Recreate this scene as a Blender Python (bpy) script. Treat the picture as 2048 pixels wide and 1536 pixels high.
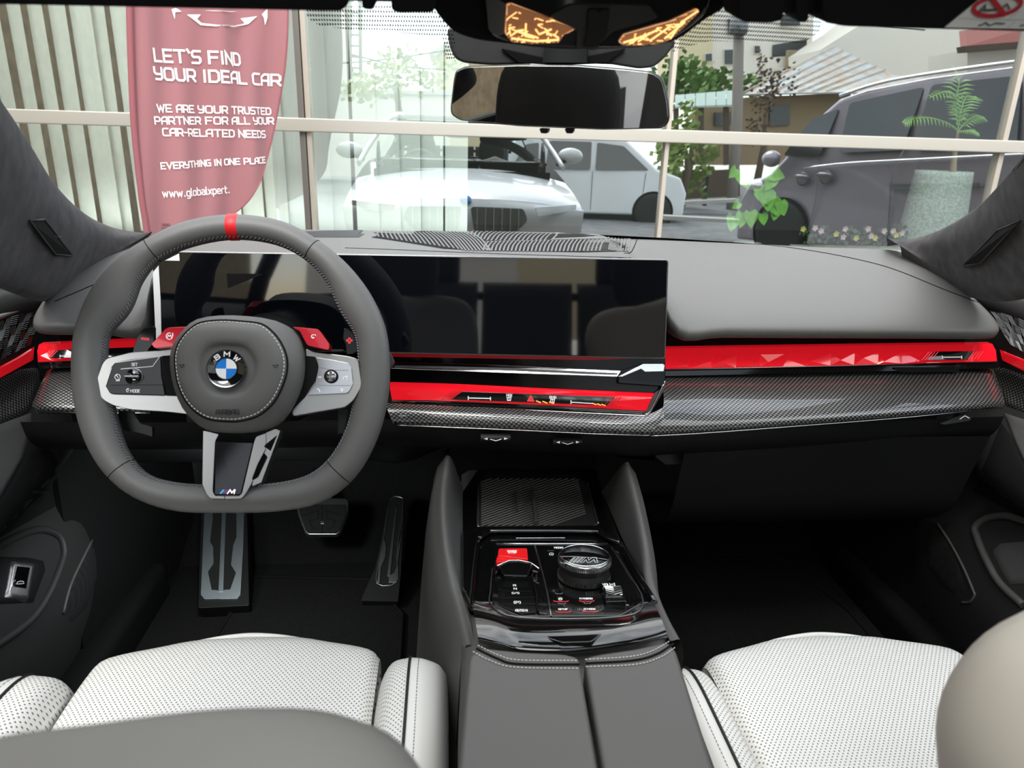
import bpy, bmesh, math, random
from mathutils import Vector as V, Matrix, Quaternion
random.seed(7)
for o in list(bpy.data.objects):
    bpy.data.objects.remove(o)
SC = bpy.context.scene
COL = SC.collection
R = math.radians

# ------------------------------------------------------------------ camera
CAM = V((-.14, 0, 1.15))
FPX, PITCH, YAW, ROLL = 1435.0, 18.7, 5.5, 1.7
CR = Matrix.Rotation(-R(YAW), 3, 'Z') @ Matrix.Rotation(-R(PITCH), 3, 'X') @ Matrix.Rotation(-R(ROLL), 3, 'Y')
cd = bpy.data.cameras.new('camera')
cam = bpy.data.objects.new('camera', cd)
COL.objects.link(cam)
cam.matrix_world = Matrix.Translation(CAM) @ (CR @ Matrix.Rotation(R(90), 3, 'X')).to_4x4()
cd.sensor_width = 36
cd.lens = FPX / 2048 * 36
cd.clip_start = .02
cd.clip_end = 300
cd.dof.use_dof = True
cd.dof.focus_distance = 1.15
cd.dof.aperture_fstop = 10
SC.camera = cam

# ------------------------------------------------------------------ sky, sun, exposure
SC.view_settings.view_transform = 'Standard'
SC.view_settings.look = 'None'
SC.view_settings.exposure = EXPOSURE = 0.0
SC.view_settings.gamma = 1
SC.view_settings.use_curve_mapping = False
SC.cycles.use_denoising = True
SC.cycles.max_bounces = 10
SC.cycles.transparent_max_bounces = 24
SC.cycles.caustics_reflective = False
SC.cycles.caustics_refractive = False
SC.cycles.sample_clamp_indirect = 6
W = bpy.data.worlds.new('sky')
SC.world = W
W.use_nodes = True
nt = W.node_tree
nt.nodes.clear()
wo = nt.nodes.new('ShaderNodeOutputWorld')
bg = nt.nodes.new('ShaderNodeBackground')
sky = nt.nodes.new('ShaderNodeTexSky')
sky.sky_type = 'NISHITA'
sky.sun_disc = False
sky.sun_elevation = R(52)
sky.sun_rotation = R(200)
sky.air_density = 1.0
sky.dust_density = 1.5
tc = nt.nodes.new('ShaderNodeTexCoord')
nz = nt.nodes.new('ShaderNodeTexNoise')
nz.inputs['Scale'].default_value = 2.2
nz.inputs['Detail'].default_value = 6
nz.inputs['Roughness'].default_value = .55
rmp = nt.nodes.new('ShaderNodeValToRGB')
rmp.color_ramp.elements[0].position = .36
rmp.color_ramp.elements[1].position = .58
mixc = nt.nodes.new('ShaderNodeMix')
mixc.data_type = 'RGBA'
mixc.inputs[7].default_value = (7.2, 7.2, 7.15, 1)
nt.links.new(tc.outputs['Generated'], nz.inputs['Vector'])
nt.links.new(nz.outputs['Fac'], rmp.inputs['Fac'])
nt.links.new(rmp.outputs['Color'], mixc.inputs[0])
nt.links.new(sky.outputs['Color'], mixc.inputs[6])
nt.links.new(mixc.outputs[2], bg.inputs['Color'])
bg.inputs['Strength'].default_value = SKY_STRENGTH = .54
nt.links.new(bg.outputs[0], wo.inputs['Surface'])
sl = bpy.data.lights.new('sun', 'SUN')
sl.energy = 3.9
sl.angle = R(35)
sl.color = (1, .965, .925)
sun = bpy.data.objects.new('sun', sl)
COL.objects.link(sun)
sun.rotation_euler = (R(36), 0, R(-18))

# ------------------------------------------------------------------ pixels of the photograph to points of the place
def ray(px, py):
    return CR @ V(((px - 1024) / FPX, 1, (768 - py) / FPX))
def at(px, py, Y=None, Z=None, X=None):
    r = ray(px, py)
    t = (Y - CAM.y) / r.y if Y is not None else (Z - CAM.z) / r.z if Z is not None else (X - CAM.x) / r.x
    return CAM + r * t
class Plane:
    """A plane in the place: origin, right and up; n faces out of it."""
    def __init__(s, o, u, v):
        s.o = V(o); s.u = V(u).normalized(); s.n = s.u.cross(V(v)).normalized(); s.v = s.n.cross(s.u).normalized()
    def px(s, x, y, off=0):
        r = ray(x, y)
        t = (s.o + s.n * off - CAM).dot(s.n) / r.dot(s.n)
        return CAM + r * t
    def uv(s, p):
        d = V(p) - s.o
        return d.dot(s.u), d.dot(s.v)
    def p(s, a, b, off=0):
        return s.o + s.u * a + s.v * b + s.n * off

# ------------------------------------------------------------------ objects
ROOT = {}
def put(o, label=None, cat=None, group=None, kind=None):
    for k, v in (('label', label), ('category', cat), ('group', group), ('kind', kind)):
        if v: o[k] = v
    return o
def thing(name, label, cat, loc=(0, 0, 0), group=None, kind=None):
    o = bpy.data.objects.new(name, None)
    COL.objects.link(o)
    o.location = loc
    o.empty_display_size = .05
    ROOT[o.name] = V(loc)
    return put(o, label, cat, group, kind)
def structure(name, loc=(0, 0, 0)):
    return thing(name, None, None, loc, None, 'structure')
def link(name, me, mat, parent=None, label=None, kind=None, smooth=None, base=None):
    L = ROOT[parent.name] if parent is not None else V(base or (0, 0, 0))
    me.transform(Matrix.Translation(-L))
    o = bpy.data.objects.new(name, me)
    COL.objects.link(o)
    if parent is not None: o.parent = parent
    else: o.location = L
    ROOT[o.name] = L
    for m in (mat if isinstance(mat, (list, tuple)) else [mat]): me.materials.append(m)
    return put(o, label, None, None, kind)
def copy_tree(o, parent=None):
    c = o.copy(); COL.objects.link(c); c.parent = parent
    ROOT[c.name] = ROOT[o.name]
    for ch in o.children: copy_tree(ch, c)
    return c

def crom(pts, n, closed=False):
    """Catmull-Rom through pts (vectors of any length as V or tuples of floats), n steps per span."""
    P = [V(p) for p in pts]; m = len(P); out = []
    if m == 2 and not closed:
        return [P[0].lerp(P[1], i / n) for i in range(n + 1)]
    for i in range(m if closed else m - 1):
        a = P[(i - 1) % m] if closed or i > 0 else P[0] * 2 - P[1]
        b, c = P[i], P[(i + 1) % m]
        d = P[(i + 2) % m] if closed or i + 2 < m else c * 2 - b
        for k in range(n):
            t = k / n
            out.append(((b * 2) + (c - a) * t + (a * 2 - b * 5 + c * 4 - d) * t * t + (b * 3 - a - c * 3 + d) * t ** 3) * .5)
    if not closed: out.append(P[-1])
    return out
def tx(x, y): return V((x, y, 0))

class MB:
    """Collects simple solids into one mesh."""
    def __init__(s): s.v = []; s.f = []; s.mi = []; s.sm = []; s.cur = 0
    def add(s, vs, fs, smooth=False):
        b = len(s.v)
        s.v += [tuple(v) for v in vs]
        for f in fs:
            s.f.append([b + i for i in f]); s.mi.append(s.cur); s.sm.append(smooth)
        return s
    def box(s, c, size, rot=None):
        c = V(c); h = V(size) / 2
        vs = []
        for x in (-1, 1):
            for y in (-1, 1):
                for z in (-1, 1):
                    d = V((x * h.x, y * h.y, z * h.z))
                    vs.append(c + (rot @ d if rot else d))
        return s.add(vs, [(0, 1, 3, 2), (4, 6, 7, 5), (0, 4, 5, 1), (2, 3, 7, 6), (0, 2, 6, 4), (1, 5, 7, 3)])
    def beam(s, a, b, w, h, up=(0, 0, 1)):
        a, b = V(a), V(b); d = (b - a).normalized(); x = d.cross(V(up)).normalized(); y = x.cross(d)
        vs = [p + x * (i * w / 2) + y * (j * h / 2) for p in (a, b) for i, j in ((-1, -1), (1, -1), (1, 1), (-1, 1))]
        return s.add(vs, [(0, 1, 2, 3), (7, 6, 5, 4), (0, 4, 5, 1), (1, 5, 6, 2), (2, 6, 7, 3), (3, 7, 4, 0)])
    def prism(s, pts, ext, smooth=False):
        pts = [V(p) for p in pts]; e = V(ext); n = len(pts)
        return s.add(pts + [p + e for p in pts], [list(range(n))[::-1], list(range(n, 2 * n))] + [(i, (i + 1) % n, n + (i + 1) % n, n + i) for i in range(n)], smooth)
    def grid(s, rows, cu=False, cv=False, smooth=True):
        nv = len(rows); nu = len(rows[0]); fs = []
        for j in range(nv if cv else nv - 1):
            for i in range(nu if cu else nu - 1):
                a, b = j * nu + i, j * nu + (i + 1) % nu
                c, d = ((j + 1) % nv) * nu + (i + 1) % nu, ((j + 1) % nv) * nu + i
                fs.append((a, b, c, d))
        return s.add([p for r in rows for p in r], fs, smooth)
    def loft(s, rows, nu=4, nv=4, cu=False, cv=False, caps=False, lin_v=False):
        rr = [crom(r, nu, cu) for r in rows]
        if nv > 1:
            cols = [crom([r[i] for r in rr], nv, cv) for i in range(len(rr[0]))]
            rr = [[c[j] for c in cols] for j in range(len(cols[0]))]
        s.grid(rr, cu, cv)
        if caps:
            n = len(rr[0])
            for r, rev in ((rr[0], True), (rr[-1], False)):
                c = sum(r, V((0, 0, 0))) / n
                s.add(list(r) + [c], [((i + 1) % n, i, n) if rev else (i, (i + 1) % n, n) for i in range(n)], True)
        return s
    def tube(s, pts, r, sides=8, closed=False, smooth=True, flat=None, caps=True):
        """r: radius, list of radii, or list of (rx, ry); flat: a direction that ry follows."""
        P = [V(p) for p in pts]; n = len(P); rows = []
        up = V(flat) if flat is not None else None
        prev = None
        for i, p in enumerate(P):
            d = (P[(i + 1) % n] - P[i - 1]) if (closed or 0 < i < n - 1) else (P[1] - P[0] if i == 0 else P[-1] - P[-2])
            d.normalize()
            u = up if up is not None else (prev if prev is not None else (V((0, 0, 1)) if abs(d.z) < .9 else V((1, 0, 0))))
            x = d.cross(u).normalized(); y = x.cross(d).normalized(); prev = y
            rr = r[i] if isinstance(r, (list, tuple)) and not (len(r) == 2 and n != 2 and not isinstance(r[0], (list, tuple))) else r
            ra, rb = rr if isinstance(rr, (tuple, list)) else (rr, rr)
            rows.append([p + x * (math.cos(t) * ra) + y * (math.sin(t) * rb) for t in (2 * math.pi * k / sides for k in range(sides))])
        s.grid(rows, True, closed, smooth)
        if not closed and caps:
            s.add(rows[0], [list(range(sides))]); s.add(rows[-1], [list(range(sides))[::-1]])
        return s
    def lathe(s, c, axis, prof, sides=24, smooth=True, up=None):
        """prof: (radius, height along axis) pairs."""
        a = V(axis).normalized(); x = a.orthogonal().normalized() if up is None else V(up).normalized(); y = a.cross(x); c = V(c)
        rows = [[c + a * h + (x * math.cos(t) + y * math.sin(t)) * r for t in (2 * math.pi * k / sides for k in range(sides))] for r, h in prof]
        s.grid(rows, True, False, smooth)
        for rw, (r, h) in ((rows[0], prof[0]), (rows[-1], prof[-1])):
            if r > 1e-5: s.add(rw, [list(range(sides))])
        return s
    def sphere(s, c, r, nu=16, nv=10):
        c = V(c); r = V(r) if isinstance(r, (tuple, list, V)) else V((r, r, r))
        rows = [[c + V((r.x * math.sin(b) * math.cos(a), r.y * math.sin(b) * math.sin(a), r.z * math.cos(b))) for a in (2 * math.pi * i / nu for i in range(nu))] for b in (math.pi * (j + .001) / (nv + .002 - .001) for j in range(nv + 1))]
        return s.grid(rows, True, False)
    def mesh(s, name, bevel=0, seg=2, angle=35, recalc=True, solid=0, uvs=None):
        me = bpy.data.meshes.new(name)
        me.from_pydata(s.v, [], s.f)
        for p, m, sm in zip(me.polygons, s.mi, s.sm): p.material_index = m; p.use_smooth = sm
        bm = bmesh.new(); bm.from_mesh(me)
        bmesh.ops.remove_doubles(bm, verts=bm.verts, dist=1e-6)
        if solid:
            bm.normal_update()
            bmesh.ops.solidify(bm, geom=bm.faces[:], thickness=solid)
        if recalc: bmesh.ops.recalc_face_normals(bm, faces=bm.faces)
        if bevel:
            es = [e for e in bm.edges if len(e.link_faces) == 2 and e.calc_face_angle(0) > R(angle)]
            bmesh.ops.bevel(bm, geom=es, offset=bevel, segments=seg, profile=.6, affect='EDGES', clamp_overlap=True)
            for f in bm.faces: f.smooth = True
        bm.to_mesh(me); bm.free()
        return me
    def build(s, name, mat, parent=None, label=None, kind=None, base=None, wn=False, **k):
        o = link(name, s.mesh(name, **k), mat, parent, label, kind, base=base)
        if k.get('bevel') or wn:
            m = o.modifiers.new('weighted', 'WEIGHTED_NORMAL'); m.keep_sharp = True
        return o

def rounded(poly, r, n=4):
    """Rounds the corners of a planar polygon of vectors; r a number or one per corner."""
    out = []; m = len(poly); P = [V(p) for p in poly]
    for i in range(m):
        rr = r[i] if isinstance(r, (list, tuple)) else r
        a, b, c = P[i - 1], P[i], P[(i + 1) % m]
        d1, d2 = a - b, c - b
        k = min(rr, d1.length * .48, d2.length * .48)
        p, q = b + d1.normalized() * k, b + d2.normalized() * k
        for j in range(n + 1):
            t = j / n
            out.append(p * (1 - t) ** 2 + b * 2 * t * (1 - t) + q * t * t)
    return out
def pxpoly(pl, pts, off=0): return [pl.px(x, y, off) for x, y in pts]
def slab(name, pl, pts, off, th, mat, parent, r=0, bevel=.0008, label=None, n=4, seg=2):
    """A plate traced on a plane, top at off, th thick."""
    P = pxpoly(pl, pts, off)
    if r: P = rounded(P, r, n)
    return MB().prism(P, pl.n * -th).build(name, mat, parent, label, bevel=bevel, seg=seg)

# ------------------------------------------------------------------ stroke lettering
GL = {
 'A': [[(0, 0), (0, .75), (.3, 1), (.7, 1), (.7, 0)], [(0, .4), (.7, .4)]], 'B': [[(0, 0), (0, 1), (.6, 1), (.7, .9), (.7, .6), (.6, .52), (.7, .42), (.7, .1), (.6, 0), (0, 0)], [(0, .52), (.6, .52)]],
 'C': [[(.7, 1), (.15, 1), (0, .85), (0, .15), (.15, 0), (.7, 0)]], 'D': [[(0, 0), (0, 1), (.5, 1), (.7, .8), (.7, .2), (.5, 0), (0, 0)]],
 'E': [[(.7, 1), (0, 1), (0, 0), (.7, 0)], [(0, .5), (.6, .5)]], 'F': [[(.7, 1), (0, 1), (0, 0)], [(0, .5), (.6, .5)]],
 'G': [[(.7, 1), (.15, 1), (0, .85), (0, .15), (.15, 0), (.7, 0), (.7, .5), (.4, .5)]], 'H': [[(0, 0), (0, 1)], [(.7, 0), (.7, 1)], [(0, .5), (.7, .5)]],
 'I': [[(0, 0), (0, 1)]], 'J': [[(.7, 1), (.7, .15), (.55, 0), (0, 0)]], 'K': [[(0, 0), (0, 1)], [(.7, 1), (.15, .5), (0, .5)], [(.15, .5), (.7, 0)]],
 'L': [[(0, 1), (0, 0), (.65, 0)]], 'M': [[(0, 0), (0, 1), (.45, .4), (.9, 1), (.9, 0)]], 'N': [[(0, 0), (0, 1), (.7, 0), (.7, 1)]],
 'O': [[(.15, 0), (0, .15), (0, .85), (.15, 1), (.6, 1), (.75, .85), (.75, .15), (.6, 0), (.15, 0)]], 'P': [[(0, 0), (0, 1), (.55, 1), (.7, .85), (.7, .5), (.6, .4), (0, .4)]],
 'Q': [[(.15, 0), (0, .15), (0, .85), (.15, 1), (.6, 1), (.75, .85), (.75, .15), (.6, 0), (.15, 0)], [(.45, .3), (.8, -.1)]],
 'R': [[(0, 0), (0, 1), (.55, 1), (.7, .85), (.7, .5), (.6, .4), (0, .4)], [(.4, .4), (.7, 0)]], 'S': [[(.7, 1), (.12, 1), (0, .88), (0, .62), (.12, .5), (.58, .5), (.7, .38), (.7, .12), (.58, 0), (0, 0)]],
 'T': [[(0, 1), (.8, 1)], [(.4, 1), (.4, 0)]], 'U': [[(0, 1), (0, .15), (.15, 0), (.55, 0), (.7, .15), (.7, 1)]], 'V': [[(0, 1), (.4, 0), (.8, 1)]],
 'W': [[(0, 1), (.25, 0), (.5, .75), (.75, 0), (1, 1)]], 'X': [[(0, 0), (.7, 1)], [(0, 1), (.7, 0)]], 'Y': [[(0, 1), (0, .6), (.15, .45), (.7, .45)], [(.7, 1), (.7, .15), (.55, 0), (.1, 0)]],
 'Z': [[(0, 1), (.7, 1), (0, 0), (.7, 0)]], '`': [[(.05, 1.1), (.2, .85)]], '-': [[(0, .5), (.4, .5)]], '.': [[(0, 0), (0, .08)]], '|': [[(0, -.1), (0, 1.1)]], '/': [[(0, 0), (.5, 1)]], '+': [[(0, .5), (.7, .5)], [(.35, .15), (.35, .85)]],
 'w': [[(0, .65), (.18, 0), (.38, .5), (.58, 0), (.76, .65)]], 'g': [[(.55, .65), (.12, .65), (0, .55), (0, .1), (.1, 0), (.55, 0)], [(.55, .65), (.55, -.2), (.45, -.3), (.05, -.3)]], 'l': [[(0, 1), (0, 0), (.1, 0)]],
 'o': [[(.12, 0), (0, .12), (0, .53), (.12, .65), (.45, .65), (.57, .53), (.57, .12), (.45, 0), (.12, 0)]], 'b': [[(0, 1), (0, 0), (.45, 0), (.57, .12), (.57, .53), (.45, .65), (0, .65)]],
 'a': [[(.05, .65), (.45, .65), (.55, .55), (.55, 0), (.1, 0), (0, .1), (0, .28), (.1, .36), (.55, .36)]], 'x': [[(0, 0), (.5, .65)], [(0, .65), (.5, 0)]],
 'p': [[(0, -.3), (0, .65), (.45, .65), (.57, .53), (.57, .12), (.45, 0), (0, 0)]], 'e': [[(.5, 0), (.12, 0), (0, .12), (0, .53), (.12, .65), (.43, .65), (.55, .53), (.55, .33), (0, .33)]],
 'r': [[(0, 0), (0, .55), (.1, .65), (.35, .65)]], 't': [[(.1, .95), (.1, .1), (.2, 0), (.4, 0)], [(0, .65), (.4, .65)]],
 '1': [[(0, .8), (.25, 1), (.25, 0)]], '2': [[(0, 1), (.55, 1), (.7, .88), (.7, .6), (0, .12), (0, 0), (.7, 0)]], '0': [[(.15, 0), (0, .15), (0, .85), (.15, 1), (.5, 1), (.65, .85), (.65, .15), (.5, 0), (.15, 0)]],
 '(': [[(.2, 1.1), (0, .8), (0, .2), (.2, -.1)]], ')': [[(0, 1.1), (.2, .8), (.2, .2), (0, -.1)]], '>': [[(0, 1), (.45, .5), (0, 0), (0, 1)]], '<': [[(.45, 1), (0, .5), (.45, 0), (.45, 1)]],
}
def strokes(lines, w, place, mb=None, th=0):
    """Polylines of (x, y) with line width w, laid out by place(x, y) -> point; thin ribbons."""
    mb = mb or MB()
    for ln in lines:
        P = [V((x, y)) for x, y in ln]
        closed = len(P) > 2 and (P[0] - P[-1]).length < 1e-6
        if closed: P = P[:-1]
        n = len(P); L = []; Rr = []
        for i in range(n):
            a = P[i - 1] if closed or i > 0 else None
            b = P[(i + 1) % n] if closed or i < n - 1 else None
            d1 = (P[i] - a).normalized() if a is not None else None
            d2 = (b - P[i]).normalized() if b is not None else None
            if d1 is None: d1 = d2
            if d2 is None: d2 = d1
            t = d1 + d2
            t = t.normalized() if t.length > 1e-4 else d1
            nn = V((-t.y, t.x)); k = w / 2 / max(.35, nn.dot(V((-d1.y, d1.x))))
            c = P[i]
            if not closed and i == 0: c = c - d2 * w / 2 * .9
            if not closed and i == n - 1: c = c + d1 * w / 2 * .9
            L.append(c + nn * k); Rr.append(c - nn * k)
        vs = [place(q.x, q.y) for q in L] + [place(q.x, q.y) for q in Rr]
        mb.add(vs, [(i, n + i, n + (i + 1) % n, (i + 1) % n) for i in range(n if closed else n - 1)])
    return mb
def layout(s, sp=.28):
    x = 0; out = []
    for ch in s:
        if ch == ' ': x += .45; continue
        g = GL[ch]; x0 = min(p[0] for l in g for p in l); wd = max(p[0] for l in g for p in l) - x0
        out += [[(p[0] - x0 + x, p[1]) for p in l] for l in g]
        if wd < .05:
            for l in out[-len(g):]: l[:] = [(p[0] + .1, p[1]) for p in l]
            wd += .2
        x += wd + sp
    return out, max(x - sp, .05)
def lettering(name, s, mat, parent, place, width, height, w=.16, mb=None, mirror=False, sp=.28):
    """place(a, b): a metres to the right, b metres up from the first letter's foot."""
    ls, tot = layout(s, sp)
    kx, ky = width / tot, height
    lines = [[(p[0], p[1] * ky / kx) for p in l] for l in ls]
    m = strokes(lines, w * ky / kx, lambda x, y: place(x * kx, y * kx), mb)
    if mb is None: return m.build(name, mat, parent, recalc=False)
    return m
def text_px(name, s, mat, parent, pl, x0, y0, x1, h, off=.0006, w=.16, y1=None, sp=.28):
    """Lettering on a plane: foot of first letter at pixel (x0, y0), end at x1 (y1), h pixels tall."""
    a = pl.px(x0, y0, off); b = pl.px(x1, y0 if y1 is None else y1, off); t = pl.px(x0, y0 - h, off)
    u = (b - a); wd = u.length; u.normalize(); v = pl.n.cross(u).normalized()
    return lettering(name, s, mat, parent, lambda q, r: a + u * q + v * r, wd, abs((t - a).dot(v)), w, sp=sp)
def line_px(name, lines, wpx, mat, parent, pl, off=.0006, mb=None):
    """Drawn lines traced on a plane in pixels of the photograph."""
    o = pl.px(*lines[0][0], off); k = (pl.px(lines[0][0][0] + 1, lines[0][0][1], off) - o).length
    L = []
    for ln in lines:
        L.append([pl.uv(pl.px(x, y, off)) for x, y in ln])
    m = strokes(L, wpx * k, lambda a, b: pl.p(a, b, off), mb)
    return m.build(name, mat, parent, recalc=False) if mb is None else m
# ------------------------------------------------------------------ materials
def lin(r, g, b):
    return tuple(((c / 255) / 12.92 if c / 255 <= .04045 else ((c / 255 + .055) / 1.055) ** 2.4) for c in (r, g, b)) + (1,)
def gray(v): return (v, v, v, 1)
M = {}
def mat(name, col=(.5, .5, .5, 1), rough=.5, metal=0, spec=.5, coat=0, emit=None, estr=1, bump=None, var=None, aniso=0, sheen=0):
    m = bpy.data.materials.new(name); m.use_nodes = True; t = m.node_tree
    b = t.nodes['Principled BSDF']
    b.inputs['Base Color'].default_value = col
    b.inputs['Roughness'].default_value = rough
    b.inputs['Metallic'].default_value = metal
    b.inputs['Specular IOR Level'].default_value = spec
    b.inputs['Coat Weight'].default_value = coat
    b.inputs['Coat Roughness'].default_value = .03
    b.inputs['Sheen Weight'].default_value = sheen
    if emit: b.inputs['Emission Color'].default_value = emit; b.inputs['Emission Strength'].default_value = estr
    tc = t.nodes.new('ShaderNodeTexCoord')
    def noise(sc, det=3):
        n = t.nodes.new('ShaderNodeTexNoise'); n.inputs['Scale'].default_value = sc; n.inputs['Detail'].default_value = det
        t.links.new(tc.outputs['Object'], n.inputs['Vector']); return n
    if bump:
        sc, st = bump[:2]
        n = noise(sc) if len(bump) < 3 else None
        if n is None:
            n = t.nodes.new('ShaderNodeTexVoronoi'); n.inputs['Scale'].default_value = sc
            t.links.new(tc.outputs['Object'], n.inputs['Vector'])
        bp = t.nodes.new('ShaderNodeBump'); bp.inputs['Strength'].default_value = st; bp.inputs['Distance'].default_value = .0006
        t.links.new(n.outputs[0], bp.inputs['Height']); t.links.new(bp.outputs[0], b.inputs['Normal'])
    if var:
        sc, c2 = var[:2]
        n = noise(sc, 5); r = t.nodes.new('ShaderNodeValToRGB')
        r.color_ramp.elements[0].position = .35; r.color_ramp.elements[1].position = .68
        r.color_ramp.elements[0].color = col; r.color_ramp.elements[1].color = c2
        t.links.new(n.outputs[0], r.inputs[0]); t.links.new(r.outputs[0], b.inputs['Base Color'])
    M[name] = m
    return m
def nodes(name):
    m = M[name]; t = m.node_tree
    return t, t.nodes['Principled BSDF']
class NB:
    """Small helper for math node chains."""
    def __init__(s, t): s.t = t
    def m(s, op, a, b=None, c=None):
        n = s.t.nodes.new('ShaderNodeMath'); n.operation = op
        for i, x in enumerate((a, b, c)):
            if x is None: continue
            if isinstance(x, (int, float)): n.inputs[i].default_value = x
            else: s.t.links.new(x, n.inputs[i])
        return n.outputs[0]
    def xyz(s, out='Object'):
        tc = s.t.nodes.new('ShaderNodeTexCoord'); sp = s.t.nodes.new('ShaderNodeSeparateXYZ')
        s.t.links.new(tc.outputs[out], sp.inputs[0]); return sp.outputs
    def ramp(s, fac, stops):
        r = s.t.nodes.new('ShaderNodeValToRGB'); e = r.color_ramp.elements
        while len(e) < len(stops): e.new(.5)
        for x, (p, c) in zip(e, stops): x.position = p; x.color = c
        s.t.links.new(fac, r.inputs[0]); return r.outputs[0]

# car cabin
mat('dash_leather', (.102, .098, .093, 1), .5, spec=.5, bump=(900, .25))
mat('dash_plastic', gray(.032), .55, spec=.4, bump=(1200, .2))
mat('dark_plastic', gray(.010), .5, spec=.3)
mat('black_matte', gray(.006), .8, spec=.15)
mat('wheel_leather', (.098, .095, .092, 1), .5, spec=.5, bump=(1100, .25))
mat('pad_leather', (.095, .092, .088, 1), .55, spec=.45, bump=(1300, .3))
mat('lid_leather', (.088, .085, .081, 1), .52, spec=.45, bump=(700, .35))
mat('console_plastic', (.09, .087, .083, 1), .55, spec=.4, bump=(1500, .15))
mat('alcantara', (.030, .028, .030, 1), .95, spec=.1, bump=(700, .6), var=(45, (.062, .056, .058, 1)), sheen=.1)
mat('carpet', gray(.008), 1, spec=.05, bump=(1400, 1.0), var=(600, gray(.016)))
mat('tunnel_carpet', gray(.016), 1, spec=.05, bump=(1400, 1.0), var=(700, gray(.032)))
mat('piano_black', gray(.004), .06, spec=.6, coat=.6)
mat('gloss_dark', gray(.004), .1, spec=.22)
mat('screen_glass', (.0022, .0026, .004, 1), .035, spec=.9)
mat('satin_silver', (.33, .325, .315, 1), .34, metal=1)
mat('smoked_silver', gray(.42), .16, metal=1)
mat('brushed_steel', gray(.55), .36, metal=1, bump=(300, .15))
mat('pedal_steel', (.60, .68, .70, 1), .45, metal=1, bump=(260, .15))
mat('dark_steel', gray(.22), .35, metal=1)
mat('chrome', gray(.8), .07, metal=1)
mat('bright_silver', gray(.9), .16, metal=1)
mat('rubber', gray(.012), .75, spec=.25)
mat('red_leather', (.62, .012, .018, 1), .42, spec=.4, bump=(900, .2))
mat('red_button', (.55, .008, .02, 1), .22, metal=.35, coat=.5)
mat('red_start', (.72, .012, .015, 1), .25, coat=.4, emit=(1, .02, .02, 1), estr=.15)
mat('red_crystal', (.62, .006, .014, 1), .1, spec=.6, coat=.8, emit=(1, .012, .025, 1), estr=.42)
mat('red_line', (.8, .03, .04, 1), .4, emit=(1, .06, .08, 1), estr=.55)
mat('red_dim', (.35, .005, .01, 1), .4, emit=(1, .01, .02, 1), estr=.08)
mat('white_print', gray(.75), .5, emit=(1, 1, 1, 1), estr=.25)
mat('gray_print', gray(.4), .5)
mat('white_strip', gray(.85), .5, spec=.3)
mat('emblem_blue', (.0, .17, .62, 1), .25, coat=.5)
mat('emblem_white', gray(.8), .25, coat=.5)
mat('badge_blue', (.02, .10, .45, 1), .3)
mat('badge_light_blue', (.12, .42, .80, 1), .3)
mat('badge_red', (.65, .01, .02, 1), .3)
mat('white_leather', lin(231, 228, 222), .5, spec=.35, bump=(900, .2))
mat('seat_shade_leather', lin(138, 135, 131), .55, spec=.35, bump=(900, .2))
mat('dark_seat_leather', gray(.05), .55, spec=.35, bump=(800, .3))
mat('piping', gray(.012), .6)
mat('stitch', lin(205, 203, 200), .7)
mat('stitch_gray', lin(120, 122, 130), .7)
mat('stitch_dark', gray(.03), .7)
mat('door_fabric', gray(.012), .9, spec=.15, bump=(900, .8))
mat('headliner', gray(.010), .95, spec=.1, bump=(800, .4))
mat('paper_white', lin(226, 226, 220), .6)
mat('sticker_red', lin(190, 30, 45), .5)
mat('mirror_glass', (.40, .40, .38, 1), .015, metal=1)
mat('amber_bulb', (1, .55, .2, 1), .3, emit=(1, .56, .2, 1), estr=1.9)
mat('lens_rib', (.75, .42, .2, 1), .15, emit=(1, .47, .2, 1), estr=.9, coat=.6)
mat('amber_mark', (.9, .45, .05, 1), .4, emit=(1, .5, .1, 1), estr=.3)

# carbon weave under lacquer
mat('door_plastic', (.030, .029, .029, 1), .55, spec=.35, bump=(900, .2))
for nm_, side_ in (('carbon', 0), ('carbon_door', 1)):
  mat(nm_, gray(.02), .38, metal=.55, coat=1.0)
  t, b = nodes(nm_); n = NB(t); x, y, z = n.xyz()
  q = z if side_ else n.m('ADD', z, n.m('MULTIPLY', y, .85))
  x = y if side_ else x
  a = n.m('SINE', n.m('MULTIPLY', n.m('ADD', x, n.m('MULTIPLY', q, .18)), 2 * math.pi / .0068))
  c = n.m('SINE', n.m('MULTIPLY', q, 2 * math.pi / .0062))
  w = n.m('MULTIPLY', a, c)
  f = n.m('MULTIPLY_ADD', w, .5, .5)
  t.links.new(n.ramp(f, [(.15, gray(.010)), (.5, gray(.06)), (.85, (.30, .285, .27, 1))]), b.inputs['Base Color'])
  bp = t.nodes.new('ShaderNodeBump'); bp.inputs['Strength'].default_value = .35; bp.inputs['Distance'].default_value = .0008
  t.links.new(f, bp.inputs['Height']); t.links.new(bp.outputs[0], b.inputs['Normal'])
  b.inputs['Coat Roughness'].default_value = .02


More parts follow.
